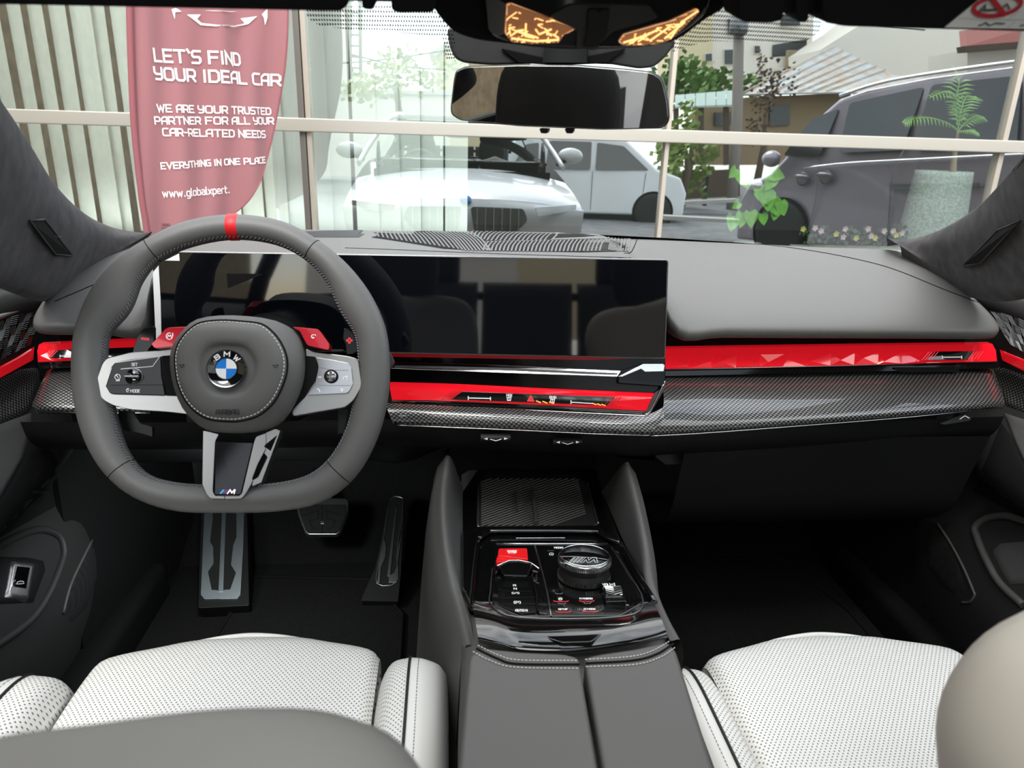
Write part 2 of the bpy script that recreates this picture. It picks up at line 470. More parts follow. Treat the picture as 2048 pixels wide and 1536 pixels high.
# perforated white leather: staggered pin holes
def perforated(name, col, hole, pitch=.0052):
    mat(name, col, .5, spec=.35)
    t, b = nodes(name); n = NB(t); x, y, z = n.xyz()
    u = n.m('DIVIDE', x, pitch); v = n.m('DIVIDE', y, pitch * .62)
    row = n.m('FLOOR', v)
    u2 = n.m('ADD', u, n.m('MULTIPLY', n.m('MODULO', row, 2), .5))
    fu = n.m('SUBTRACT', n.m('FRACT', u2), .5); fv = n.m('MULTIPLY', n.m('SUBTRACT', n.m('FRACT', v), .5), .62)
    d = n.m('SQRT', n.m('ADD', n.m('MULTIPLY', fu, fu), n.m('MULTIPLY', fv, fv)))
    t.links.new(n.ramp(d, [(.11, hole), (.19, col)]), b.inputs['Base Color'])
    bp = t.nodes.new('ShaderNodeBump'); bp.inputs['Strength'].default_value = .6; bp.inputs['Distance'].default_value = .0008
    t.links.new(n.ramp(d, [(.12, gray(0)), (.24, gray(1))]), bp.inputs['Height']); t.links.new(bp.outputs[0], b.inputs['Normal'])
perforated('perforated_leather', lin(231, 228, 222), lin(92, 91, 90))
perforated('speaker_mesh', gray(.03), gray(.004), .0036)

# see-through materials
def clear(name, col):
    m = bpy.data.materials.new(name); m.use_nodes = True; t = m.node_tree; t.nodes.clear()
    o = t.nodes.new('ShaderNodeOutputMaterial'); p = t.nodes.new('ShaderNodeBsdfTransparent'); p.inputs[0].default_value = col
    t.links.new(p.outputs[0], o.inputs[0]); M[name] = m
clear('cabin_glass', (.93, .96, .95, 1))
clear('roof_glass', (.58, .59, .58, 1))
def pane(name, tint, refl, rough=0):
    m = bpy.data.materials.new(name); m.use_nodes = True; t = m.node_tree; t.nodes.clear()
    o = t.nodes.new('ShaderNodeOutputMaterial'); p = t.nodes.new('ShaderNodeBsdfTransparent'); p.inputs[0].default_value = tint
    g = t.nodes.new('ShaderNodeBsdfGlossy'); g.inputs['Color'].default_value = (.93, .98, 1, 1); g.inputs['Roughness'].default_value = rough
    x = t.nodes.new('ShaderNodeMixShader')
    if refl is None:
        fr = t.nodes.new('ShaderNodeFresnel'); fr.inputs[0].default_value = 1.5; t.links.new(fr.outputs[0], x.inputs[0])
    else: x.inputs[0].default_value = refl
    t.links.new(p.outputs[0], x.inputs[1]); t.links.new(g.outputs[0], x.inputs[2]); t.links.new(x.outputs[0], o.inputs[0]); M[name] = m
pane('shop_glass', (.88, .95, .92, 1), .42)
pane('car_glass', (.10, .12, .12, 1), .22)
pane('lamp_lens', (.95, .9, .85, 1), None)
pane('dial_glass', (.75, .78, .8, 1), .18)
# printed dots on the windscreen
m = bpy.data.materials.new('frit_dots'); m.use_nodes = True; t = m.node_tree; n = NB(t)
b = t.nodes['Principled BSDF']; b.inputs['Base Color'].default_value = gray(.01); b.inputs['Roughness'].default_value = .6
x, y, z = n.xyz()
u = n.m('DIVIDE', x, .0023); v = n.m('DIVIDE', y, .0085)
fu = n.m('SUBTRACT', n.m('FRACT', n.m('ADD', u, n.m('MULTIPLY', n.m('MODULO', n.m('FLOOR', v), 2), .5))), .5); fv = n.m('SUBTRACT', n.m('FRACT', v), .5)
d = n.m('SQRT', n.m('ADD', n.m('MULTIPLY', fu, fu), n.m('MULTIPLY', fv, fv)))
tr = t.nodes.new('ShaderNodeBsdfTransparent'); mx = t.nodes.new('ShaderNodeMixShader')
t.links.new(n.m('LESS_THAN', d, .30), mx.inputs[0]); t.links.new(tr.outputs[0], mx.inputs[1]); t.links.new(b.outputs[0], mx.inputs[2])
t.links.new(mx.outputs[0], t.nodes['Material Output'].inputs[0]); M['frit_dots'] = m

# outside
mat('asphalt', gray(.13), .9, bump=(300, .5), var=(6, gray(.20)))
mat('paving', lin(112, 110, 105), .9, var=(8, lin(130, 126, 119)))
mat('kerb', lin(165, 162, 155), .9)
mat('frame_metal', lin(176, 166, 154), .4, metal=.3)
mat('frame_dark', lin(104, 98, 92), .45, metal=.2)
mat('transom_metal', lin(168, 162, 152), .45, metal=.2)
mat('blind_cloth', lin(246, 248, 244), .85, spec=.1, bump=(500, .3))
mat('room_wall', lin(120, 118, 112), .9)
mat('room_floor', lin(95, 90, 84), .7)
mat('flag_cloth', lin(146, 98, 101), .85, spec=.15, sheen=.2)  # burgundy paled: the haze of the windscreen is put into the cloth colour
mat('flag_seam', lin(138, 84, 88), .85, spec=.15)
mat('flag_print', lin(243, 236, 234), .8)
mat('flag_small_print', lin(60, 22, 30), .8)
mat('pole_metal', gray(.5), .3, metal=1)
mat('pot_terrazzo', lin(205, 214, 205), .8, bump=(160, 1.0), var=(70, lin(150, 165, 156)))
mat('palm_leaf', lin(130, 176, 80), .5)
mat('palm_trunk', lin(168, 150, 116), .8)
mat('vine_leaf', lin(120, 190, 52), .45, var=(30, lin(96, 160, 40)))
mat('vine_stem', lin(96, 96, 50), .7)
mat('petal_pink', lin(226, 190, 196), .7)
mat('petal_yellow', lin(214, 200, 110), .7)
mat('flower_leaf', lin(70, 96, 60), .6)
mat('planter_box', lin(190, 184, 172), .8)
mat('soil', lin(60, 48, 38), .95)
mat('van_paint', lin(150, 143, 150), .3, metal=.3, coat=.8)
mat('white_paint', lin(226, 228, 228), .28, coat=.8)
mat('tyre', gray(.02), .8)
mat('rim_metal', gray(.45), .35, metal=1)
mat('lamp_glass', gray(.7), .1, metal=.6)
mat('render_white', lin(226, 220, 208), .9, bump=(40, .3))
mat('render_cream', lin(214, 200, 164), .9, bump=(40, .3))
mat('render_brown', lin(150, 128, 98), .9, bump=(40, .3))
mat('tin_roof', lin(190, 196, 196), .5, metal=.25, var=(3.0, lin(186, 160, 132)))
mat('tin_roof_green', lin(160, 178, 168), .5, metal=.2)
mat('tile_roof', lin(134, 74, 66), .8)
mat('wood_dark', lin(78, 62, 50), .8)
mat('window_dark', lin(50, 54, 58), .15)
mat('pole_concrete', lin(136, 128, 120), .9)
mat('leaf_a', lin(96, 128, 62), .7)
mat('leaf_b', lin(128, 148, 74), .7)
mat('leaf_pale', lin(186, 192, 148), .8)
mat('bark', lin(92, 76, 60), .9)
mat('stone_beige', lin(160, 142, 114), .9, bump=(60, .6), var=(14, lin(130, 114, 90)))
mat('stone_grey', lin(150, 146, 140), .9, bump=(50, .5))
mat('wire', gray(.02), .6)
mat('plate_white', gray(.7), .5)
mat('bollard_black', gray(.03), .5)

mat('smoked_cover', gray(.10), .12, coat=.5)
mat('gray_dark', lin(70, 66, 64), .6)
mat('grille_grey', lin(104, 104, 100), .5)
from mathutils.bvhtree import BVHTree
def bvh_of(o):
    L = ROOT[o.name]
    return BVHTree.FromPolygons([v.co + L for v in o.data.vertices], [list(p.vertices) for p in o.data.polygons])
def hit(bv, px, py, lift=0):
    r = ray(px, py).normalized()
    p, n, i, d = bv.ray_cast(CAM, r)
    if p is None: return None
    if n.dot(r) > 0: n = -n
    return p + n * lift
def hits(bv, pts, lift=0, n=6):
    P = [(q.x, q.y) for q in crom([tx(*p) for p in pts], n)] if n > 1 else pts
    return [q for q in (hit(bv, x, y, lift) for x, y in P) if q is not None]

def wrap(bv, pts, lift, step=14):
    """A traced outline laid on a surface in rings, so that it follows every curve."""
    pp = []
    for a, b in zip(pts, pts[1:] + pts[:1]):
        k = max(1, int(math.hypot(b[0] - a[0], b[1] - a[1]) / step))
        pp += [(a[0] + (b[0] - a[0]) * i / k, a[1] + (b[1] - a[1]) * i / k) for i in range(k)]
    cx = sum(p[0] for p in pp) / len(pp); cy = sum(p[1] for p in pp) / len(pp)
    rings = []
    for f in (1, .86, .7, .5, .25):
        r = [hit(bv, cx + (x - cx) * f, cy + (y - cy) * f, lift * (1 if f < 1 else .2)) for x, y in pp]
        rings.append(r)
    c = hit(bv, cx, cy, lift)
    if c is None: return None
    vs = []; idx = {}
    for j, r in enumerate(rings):
        for i, p in enumerate(r):
            if p is not None: idx[j, i] = len(vs); vs.append(p)
    n = len(pp); fs = []
    for j in range(len(rings) - 1):
        for i in range(n):
            q = [(j, i), (j, (i + 1) % n), (j + 1, (i + 1) % n), (j + 1, i)]
            if all(k in idx for k in q): fs.append([idx[k] for k in q])
    vs.append(c)
    for i in range(n):
        if (4, i) in idx and (4, (i + 1) % n) in idx: fs.append([idx[4, i], idx[4, (i + 1) % n], len(vs) - 1])
    return MB().add(vs, fs, True)

# ------------------------------------------------------------------ the cabin as a room
fl = structure('floor')
MB().box((0, .2, .24), (1.5, 2.9, .06)).build('floor_pan', M['carpet'], fl)
MB().loft([[(-.75, 1.38, .27), (0, 1.38, .27), (.75, 1.38, .27)], [(-.75, 1.55, .42), (0, 1.55, .42), (.75, 1.55, .42)], [(-.75, 1.62, .9), (0, 1.62, .9), (.75, 1.62, .9)]], 2, 4).build('toe_board', M['carpet'], fl)
MB().loft([[(-.19, y, .26), (-.165, y, .40), (-.12, y, .50), (.12, y, .50), (.165, y, .40), (.19, y, .26)] for y in (-1.1, 0, .7, 1.2, 1.5)], 3, 2).build('tunnel_carpet', M['tunnel_carpet'], fl)
for s, nm in ((-1, 'wall_left'), (1, 'wall_right')):
    w = structure(nm)
    MB().prism([(s * .73, 1.02, .25), (s * .70, 1.5, .25), (s * .70, 1.5, .86), (s * .755, 1.10, .86)], (s * .03, 0, 0)).build('kick_panel', M['dark_plastic'], w)
    MB().box((s * .745, .1, .29), (.10, 2.4, .10)).build('door_sill', M['black_matte'], w, bevel=.02)
    MB().box((s * .77, -.62, .62), (.05, 1.3, .62)).build('rear_door_lining', M['dark_plastic'], w)
    MB().loft([[(s * .78, -.05, .30), (s * .78, .08, .30)], [(s * .76, -.06, .9), (s * .76, .07, .9)], [(s * .60, -.10, 1.30), (s * .60, .05, 1.30)]], 1, 4).build('centre_pillar', M['headliner'], w)
cl = structure('ceiling')
MB().box((0, .465, 1.302), (1.16, .20, .03)).build('roof_header', M['headliner'], cl, bevel=.008)
for s in (-1, 1):
    MB().beam((s * .56, .52, 1.295), (s * .56, -1.35, 1.295), .07, .05).build('roof_rail', M['headliner'], cl, bevel=.01)
MB().box((0, -1.40, 1.27), (1.16, .16, .05)).build('rear_header', M['headliner'], cl, bevel=.01)
MB().box((0, -.43, 1.315), (1.08, 1.7, .006)).build('roof_glass', M['roof_glass'], cl)
# windscreen
ws = structure('window_1')
def screen(x, t):
    yb = 1.45 - .16 * (x / .68) ** 2; xt = x * (1 - .17 * t)
    yt = .53 + .0 * x
    return V((xt, yb + (yt - yb) * t, .972 + (1.30 - .972) * t + .03 * math.sin(math.pi * t) - .012 * (x / .7) ** 2))
MB().grid([[screen(x * .1 - .75, t / 10) for x in range(16)] for t in range(11)]).build('pane', M['cabin_glass'], ws)
for s, nm in ((-1, 'window_2'), (1, 'window_3')):
    sw_ = structure(nm)
    MB().loft([[(s * .772, y, .93) for y in (-.05, .4, .8, 1.08)], [(s * .72, y, 1.12) for y in (-.05, .3, .6, .82)], [(s * .60, y, 1.29) for y in (-.05, .2, .3, .38)]], 2, 3).build('pane', M['cabin_glass'], sw_)
# printed dot field on the inside of the windscreen, round the camera housing
def on_screen(px, py, dz=.004):
    r = ray(px, py); b = None
    for k in range(400):
        y = .5 + k * .0028; p = CAM + r * ((y - CAM.y) / r.y)
        t = 0
        # surface height at that point
        for _ in range(6):
            yb = 1.45 - .16 * ((p.x / (1 - .17 * t)) / .68) ** 2; t = min(1.05, max(-.05, (yb - p.y) / (yb - .53)))
        z = screen(p.x / (1 - .17 * t), t).z - dz
        if p.z > z: b = p; break
        b = p
    # bisect not needed: steps are millimetres
    return b
def dot_patch(pts, name):
    P = [on_screen(x, y) for x, y in pts]
    c = sum(P, V((0, 0, 0))) / len(P)
    return MB().add(P, [list(range(len(P)))]).build(name, M['frit_dots'], ws)
dot_patch([(612, 14), (612, 34), (640, 52), (720, 62), (800, 66), (885, 74), (893, 120), (912, 122), (905, 10)], 'dot_print')
dot_patch([(1335, 60), (1345, 104), (1380, 92), (1420, 82), (1500, 84), (1610, 86), (1640, 62), (1644, 20), (1440, 20)], 'dot_print')
# dark edge round the glass (base), as printed on it
ed = [(x * .1 - .7) for x in range(15)]
MB().grid([[screen(x, t_) + V((0, 0, -.003)) for x in ed] for t_ in (-.01, .010, .026)]).build('lower_edge_print', M['black_matte'], ws)

# ------------------------------------------------------------------ windscreen pillars
def pillar(s, inner, outer, label):
    t = thing('windscreen_pillar', label, 'pillar', (s * .66, 1.2, .95))
    n = len(inner)
    rows = []
    for a, c in ((V((s * .555, .30, 1.285)), V((s * .63, .18, 1.20))), (V((s * .556, .40, 1.28)), V((s * .635, .28, 1.18)))):
        rows.append([a + V((s * .02, .03, -.01)), a, a.lerp(c, .35) + V((-s * .018, -.01, .012)), a.lerp(c, .72) + V((-s * .012, -.012, .006)), c, c + V((s * .02, .02, -.02))])
    for k in range(n):
        yi = .42 + (1.30 - .42) * (k / (n - 1)) ** .8
        a = at(*inner[k], Y=yi); c = at(*outer[k], Y=yi - .10)
        m1 = a.lerp(c, .35) + V((-s * .018, -.01, .012)); m2 = a.lerp(c, .72) + V((-s * .012, -.012, .006))
        b = a + V((s * .02, .03, -.01))
        rows.append([b, a, m1, m2, c, c + V((s * .02, .02, -.02))])
    o = MB().loft(rows, 5, 6).build('lining', M['alcantara'], t)
    return t, bvh_of(o)
pl_, pb = pillar(-1, [(-150, 20), (-70, 115), (0, 200), (60, 290), (112, 372), (170, 428), (226, 455), (300, 470)],
                 [(-330, 300), (-230, 400), (-130, 470), (-40, 520), (30, 558), (100, 580), (160, 560), (262, 488)], 'dark suede windscreen pillar on the driver side')
def airbag_tag(t, bv, quad, mark):
    P = [hit(bv, x, y, .002) for x, y in quad]
    if None in P: return
    MB().add(P, [(0, 1, 2, 3)]).build('vent_recess', M['black_matte'], t)
    tb = MB()
    for a, b in ((0, 1), (1, 2), (2, 3), (3, 0)): tb.tube([P[a], P[b]], .0012, 5)
    tb.build('recess_edge', M['dark_plastic'], t)
    L = [hits(bv, ln, .003, 1) for ln in mark]
    mb = MB()
    for l in L:
        if len(l) > 1: mb.tube(l, .0007, 5)
    mb.build('embossed_mark', M['dash_plastic'], t)
airbag_tag(pl_, pb, [(55, 440), (85, 438), (142, 510), (108, 508)], [[(93, 468), (117, 472)], [(100, 466), (110, 474)]])
pr_, pb2 = pillar(1, [(2190, 120), (2110, 220), (2050, 312), (2000, 372), (1950, 420), (1890, 456), (1840, 474), (1775, 486)],
                  [(2380, 330), (2290, 430), (2200, 500), (2110, 550), (2030, 578), (1960, 578), (1890, 556), (1800, 492)], 'dark suede windscreen pillar on the passenger side')
airbag_tag(pr_, pb2, [(1928, 530), (1962, 527), (2045, 440), (2000, 458)], [[(1970, 491), (1974, 488)], [(1982, 489), (1987, 486)]])
# ------------------------------------------------------------------ dashboard
dash = thing('dashboard', 'charcoal leather dashboard with carbon weave trim and red light strips', 'dashboard', (0, 1.2, .75))
def yb(x): return 1.452 - .16 * (x / .68) ** 2
SIDE = [(None, .972), (1.27, .979), (1.17, .969), (1.08, .950), (1.005, .927), (.972, .911), (.966, .899), (.982, .887), (1.05, .884)]
MID = [(None, .978), (1.36, .986), (1.27, .988), (1.16, .986), (1.06, .983), (1.005, .979), (.99, .970), (.995, .955), (1.02, .94)]
def st(x, prof, dy=0, dz=0, sq=1.0):
    b = yb(x); out = []
    for i, (y, z) in enumerate(prof):
        yy = b if y is None else min(y, b - .02 * i) if prof is SIDE else y
        if y is not None and i >= 1: yy = b + (yy - b) * sq
        out.append(V((x, yy + (dy if i >= 4 else 0), z + dz)))
    return out
secs = [st(-.712, SIDE, .05, -.012, .75), st(-.70, SIDE, .012, -.004, .9), st(-.67, SIDE), st(-.60, SIDE), st(-.545, SIDE), st(-.52, MID), st(-.40, MID), st(-.2, MID), st(0, MID), st(.11, MID), st(.15, MID),
        st(.19, SIDE), st(.26, SIDE), st(.40, SIDE), st(.55, SIDE), st(.665, SIDE), st(.70, SIDE, .012, -.004, .9), st(.712, SIDE, .05, -.012, .75)]
pad = MB().loft(secs, 4, 4).build('top_pad', M['dash_leather'], dash)
PB = bvh_of(pad)
def seam(pts, r=.0009, m='black_matte', name='seam', bv=None, lift=.0002, n=8):
    return MB().tube(hits(bv or PB, pts, lift, n), r, 6).build(name, M[m], dash)
seam([(1440, 482), (1560, 493), (1660, 508), (1748, 527), (1807, 546), (1885, 578), (1966, 609)])
seam([(110, 603), (150, 586), (199, 566), (260, 552)])
seam([(690, 496), (800, 500), (1000, 508), (1262, 516)], .0006)
# head-up display window
wrap(PB, [(560, 466), (620, 463), (700, 461), (740, 460.5), (730, 468), (719, 475), (640, 475), (560, 475)], .0015, 10).build('head_up_window', M['dark_plastic'], dash)
# defroster grille: dark tray with raised ribs
def zp(x, y): return (700 + x / 3.413, 440 + y / 3.413)
def tray(pts, lift, m, name):
    return wrap(PB, [zp(*p) for p in pts], lift, 10).build(name, M[m], dash)
tray([(148, 120), (160, 85), (185, 54), (330, 50), (560, 58), (790, 70), (800, 68), (1100, 76), (1410, 86), (1760, 100), (1905, 110), (1885, 160), (1870, 215), (1590, 222), (1200, 214), (960, 212), (800, 205), (640, 198), (520, 178), (380, 155), (250, 135)], .0006, 'black_matte', 'defroster_tray')
rb = MB()
def rib(a, b, bow=(0, 0), w=.0011):
    q = [a, ((a[0] + b[0]) / 2 + bow[0], (a[1] + b[1]) / 2 + bow[1]), b]
    P = hits(PB, [zp(*p) for p in q], .0011, 4)
    if len(P) > 2: rb.tube(P, (w * 1.35, .00035), 4, flat=(0, 0, 1), smooth=False)
for k in range(27):                                     # first leaf, ribs falling to the right
    f = k / 26; x0 = 172 + f * 625; y0 = 55 + 14 * f
    g = min(1, f * 1.5)
    x1 = 172 + f * 625 + 25 + 140 * g; y1 = 118 + 95 * min(1, f * 1.35)
    rib((x0, y0), (x1, y1), (14 * g, -8 * g))
for k in range(20):                                     # upper leaf, ribs rising to the right
    f = k / 19; x1 = 830 + f * 575; x0 = x1 - (25 + 55 * min(1, f * 3)); rib((x0, 72 + 72 * min(1, .35 + f * 2)), (x1, 72 + 12 * f), (-8, -8))
for k in range(30):                                     # lower leaf
    f = k / 29; x1 = 935 + f * 800; x0 = x1 - 10 - 45 * (1 - f * .5); rib((x0 + 30 * (1 - f), 212 + 6 * math.sin(f * 3)), (x1 + 10, 150 - 18 * f), (-6, -4))
for k in range(7): rib((1760 + k * 22, 130 + k * 10), (1776 + k * 22, 102 + k), (-2, 0))
for k in range(4): rib((1840 + k * 18, 216), (1858 + k * 18, 130), (2, 0))
for k in range(7): rib((1600 + 0 * k, 150 + k * 11), (1845, 150 + k * 11 - 6), (0, 0), .0007)   # cross bars over the black holes
rib((905, 150), (1740, 130), (0, 2), .0012)
for a, b in (((800, 70), (955, 212)), ((1376, 138), (1408, 86))): rib(a, b, (18, -8), .0013)
rb.build('defroster_ribs', M['dash_leather'], dash, kind='stuff')
P = hits(PB, [zp(*p) for p in [(1405, 88), (1758, 102), (1740, 131), (1376, 137)]], .0016, 1)
MB().prism(P, (0, 0, -.002)).build('sensor_plate', M['dash_leather'], dash)
seam([zp(1968, 106), zp(1945, 170), zp(1915, 222), zp(1870, 228)], .0008)

# recess under the pad lip, and the passenger light strip
MB().box((0, 1.075, .855), (1.40, .03, .075)).build('recess_panel', M['black_matte'], dash)
def strip(name, top, bot, Ytop, Ybot, m, n, depth=.006, jit=.0, parent=dash, th=.012):
    """A faceted translucent light bar between two traced edges."""
    T = [at(*p, Y=Ytop) for p in top]; B = [at(*p, Y=Ybot) for p in bot]
    rnd = random.Random(5)
    a = crom(T, n) if len(T) > 2 else [T[0].lerp(T[1], i / n) for i in range(n + 1)]
    b = crom(B, n) if len(B) > 2 else [B[0].lerp(B[1], i / n) for i in range(n + 1)]
    mb = MB(); vs = []; k = len(a)
    up = [p.lerp(q, .34) + V((0, -.004, 0)) for p, q in zip(a, b)]
    md = [p.lerp(q, .34 + .5 * rnd.random()) + V((0, -.004 - jit * rnd.random(), 0)) for p, q in zip(a, b)]
    for i in range(k - 1):
        mb.add([a[i], a[i + 1], up[i + 1], up[i]], [(0, 1, 2, 3)])
        c = (up[i] + up[i + 1] + b[i] + b[i + 1]) / 4 + V((rnd.uniform(-.4, .4) * (a[i + 1] - a[i]).length, -jit * rnd.uniform(-.4, 1), rnd.uniform(-.004, .004)))
        q = [up[i], up[i + 1], b[i + 1], b[i]]
        mb.add(q + [c], [(0, 1, 4), (1, 2, 4), (2, 3, 4), (3, 0, 4)])
        mb.add([a[i], a[i + 1], a[i + 1] + V((0, th, 0)), a[i] + V((0, th, 0))], [(0, 1, 2, 3)])
        mb.add([b[i], b[i + 1], b[i + 1] + V((0, th, 0)), b[i] + V((0, th, 0))], [(0, 1, 2, 3)])
    return mb.build(name, M[m], parent)
strip('light_strip', [(1329, 697), (1660, 692), (1985, 688)], [(1329, 738), (1660, 731), (1994, 722)], 1.025, 1.005, 'red_crystal', 7, jit=.007)
strip('light_strip', [(78, 689), (200, 683), (320, 679)], [(76, 724), (200, 718), (330, 714)], 1.03, 1.01, 'red_crystal', 4, jit=.005)
PS = Plane(at(1900, 712, Y=1.001), (1, 0, 0), (0, .02, .03))
def touch(pl, quad, off, lines, bars, name='touch_panel'):
    o = slab(name, pl, quad, off, .002, M['piano_black'], dash, bevel=.0003)
    line_px('slider_mark', lines, 1.7, M['white_print'], o, pl, off + .0006)
    for b_ in bars or (): line_px('light_line', [b_], 1.3, M['red_line'], o, pl, off + .0004)
    return o
touch(PS, [(1868, 703), (1950, 702), (1936, 719), (1852, 720)], .0035, [[(1885, 714.5), (1923, 714)], [(1884.5, 712), (1884.5, 717)], [(1923.5, 712), (1923.5, 717)]],
      [[(1937 + k * 6, 718), (1948 + k * 6, 703)] for k in range(4)] + [[(1844 + k * 6, 720), (1858 + k * 6, 704)] for k in range(4)])
PSL = Plane(at(120, 708, Y=1.006), (1, 0, 0), (0, .02, .03))
touch(PSL, [(112, 700), (330, 692), (330, 712), (98, 716)], .0035, [[(121, 712), (168, 711.5)], [(120, 710), (120, 714)], [(169, 709), (169, 714)]],
      [[(86 + k * 5, 715), (100 + k * 5, 701)] for k in range(4)])
def ledge(name, top, bot, Yt, Yb, m, th=.02):
    T = crom([at(*p, Y=Yt) for p in top], 4); B = crom([at(*p, Y=Yb) for p in bot], 4)
    mb = MB().grid([[p + V((0, th, 0)) for p in T], T, B, [p + V((0, th, 0)) for p in B]], smooth=False)
    return mb.build(name, M[m], dash, recalc=False)
ledge('strip_bezel', [(1329, 739), (1660, 732), (1996, 723)], [(1329, 752), (1660, 745), (2000, 736)], 1.006, 1.0, 'gloss_dark', .05)
ledge('strip_bezel', [(74, 725), (200, 719), (330, 715)], [(78, 738), (200, 732), (330, 728)], 1.008, 1.0, 'piano_black', .05)
MB().tube([at(x, y, Y=1.003) for x, y in ((1329, 739), (1660, 732), (1992, 723.5))], .0008, 6).build('bright_line', M['satin_silver'], dash)
MB().tube([at(x, y, Y=1.004) for x, y in ((76, 725), (200, 719), (330, 715))], .0008, 6).build('bright_line', M['satin_silver'], dash)
# carbon trim
def trim(cols, nu, name, nv=5):
    """cols: per station four (x, y, Y) from the top edge to the underside."""
    return MB().loft([[at(x, y, Y=Y) for x, y, Y in c] for c in cols], nv, nu).build(name, M['carbon'], dash)
tr1 = trim([[(1326, 748, 1.02), (1326, 775, .965), (1326, 815, .925), (1300, 866, .905), (1302, 872, .94)],
            [(1420, 747, 1.02), (1420, 775, .97), (1420, 815, .935), (1410, 860, .917), (1412, 866, .95)],
            [(1600, 745, 1.02), (1600, 775, .975), (1605, 810, .943), (1610, 846, .927), (1612, 852, .96)],
            [(1800, 740, 1.02), (1800, 768, .98), (1805, 800, .95), (1810, 830, .935), (1812, 836, .965)],
            [(1960, 737, 1.02), (1970, 762, .985), (1985, 790, .958), (1990, 812, .945), (1990, 820, .97)],
            [(1986, 738, 1.03), (1996, 762, 1.0), (2006, 788, .975), (2010, 806, .965), (2006, 816, .985)]], 5, 'carbon_trim')
tr2 = trim([[(300, 735, 1.02), (300, 765, .98), (300, 800, .955), (300, 822, .945), (300, 828, .97)],
            [(180, 735, 1.02), (175, 765, .98), (170, 800, .955), (165, 822, .945), (165, 828, .97)],
            [(110, 737, 1.02), (100, 765, .985), (88, 795, .96), (82, 818, .95), (84, 828, .975)],
            [(94, 742, 1.03), (82, 768, 1.0), (70, 795, .975), (64, 812, .965), (70, 822, .985)]], 5, 'carbon_trim')
tr3 = trim([[(772, 806, .972), (776, 822, .958), (786, 846, .955), (790, 852, .98)], [(900, 812, .960), (900, 828, .945), (905, 851, .942), (905, 857, .97)],
            [(1050, 819, .945), (1050, 835, .930), (1050, 857, .927), (1050, 863, .955)], [(1200, 827, .930), (1200, 844, .915), (1195, 864, .912), (1195, 870, .94)],
            [(1285, 831, .918), (1290, 848, .908), (1290, 867, .905), (1290, 873, .935)], [(1326, 815, .925), (1326, 840, .912), (1300, 866, .905), (1302, 872, .94)]], 4, 'carbon_trim')
for pts, Ys in (([(1302, 872), (1412, 866), (1612, 851), (1812, 835), (1990, 817)], (.907, .918, .928, .936, .946)), ([(300, 826), (165, 826), (74, 822)], (.946, .946, .955)), ([(786, 850), (905, 855), (1050, 861), (1195, 868), (1302, 871)], (.956, .943, .928, .913, .906))):
    MB().tube(crom([at(x, y, Y=Y) for (x, y), Y in zip(pts, Ys)], 6), .0011, 6).build('trim_edge', M['smoked_silver'], dash)
# outlet slot in the trim under the strip
MB().prism([at(x, y, Y=1.0) for x, y in ((1788, 736), (1918, 735), (1916, 744), (1802, 745))], (0, .02, 0)).build('outlet_slot', M['black_matte'], dash)

# centre stack: one plane leaning to the driver
A_, B_, C_ = at(785, 725, Y=1.0), at(1330, 738, Y=.938), at(785, 800, Y=.985)
PC = Plane(A_, B_ - A_, A_ - C_)
MB().prism(pxpoly(PC, [(700, 700), (1331, 716), (1331, 770), (1300, 830), (700, 808)], -.006), PC.n * -.05).build('centre_bezel', M['gloss_dark'], dash, bevel=.001)
slab('glow_line', PC, [(770, 704.5), (1180, 712), (1290, 716), (1180, 720), (770, 713.5)], -.002, .004, M['red_dim'], dash, bevel=0)
o = MB()
P1 = [PC.px(x, y, o_) for x, y, o_ in [(789, 725, .002), (1000, 730, .002), (1243, 741, .002), (1235, 754, .006), (1000, 746, .006), (781, 737, .006)]]
P2 = pxpoly(PC, [(786, 731), (1000, 737), (1238, 747)], .001)
o.prism(P1, PC.n * -.012)
o.build('air_vane', M['bright_silver'], dash, bevel=.0012)
slab('vane_groove', PC, [(790, 730), (1000, 735.5), (1236, 746), (1234, 748.5), (1000, 739), (788, 733)], .0062, .003, M['dark_steel'], dash, bevel=0)
slab('vane_end', PC, [(1243, 741), (1290, 728), (1326, 729), (1331, 733), (1331, 768), (1325, 774), (1235, 768), (1235, 754)], .008, .02, M['gloss_dark'], dash, bevel=.002)
slab('vane_end_edge', PC, [(1236, 753), (1286, 728), (1326, 728), (1330, 731), (1328, 743), (1290, 744), (1282, 738), (1244, 754)], .0095, .003, M['chrome'], dash, bevel=.0008)
ls = MB()
fx = [(780, 764), (860, 766), (920, 768), (1100, 777), (1309, 786)]; fm = [(780, 779), (860, 781), (920, 781), (1100, 788), (1303, 797)]; fb = [(784, 800), (860, 801), (920, 803), (1100, 811), (1292, 822)]
Fx, Fm, Fb = pxpoly(PC, fx, 0), pxpoly(PC, fm, .007), pxpoly(PC, fb, .004)
rnd = random.Random(3)
for i in range(4):
    ls.add([Fx[i], Fx[i + 1], Fm[i + 1], Fm[i]], [(0, 1, 2, 3)])
    c = (Fm[i] + Fm[i + 1] + Fb[i] + Fb[i + 1]) / 4 + PC.n * rnd.uniform(-.001, .0025)
    ls.add([Fm[i], Fm[i + 1], Fb[i + 1], Fb[i], c], [(0, 1, 4), (1, 2, 4), (2, 3, 4), (3, 0, 4)])
ls.build('light_strip', M['red_crystal'], dash)
slab('strip_lip', PC, [(784, 801), (1000, 806), (1292, 823), (1284, 829), (1000, 814), (778, 806)], .003, .01, M['piano_black'], dash, bevel=.0006)
tp = slab('touch_panel', PC, [(925, 783), (1010, 786), (1230, 794), (1214, 811), (1010, 803), (900, 799)], .009, .004, M['piano_black'], dash, bevel=.0005)
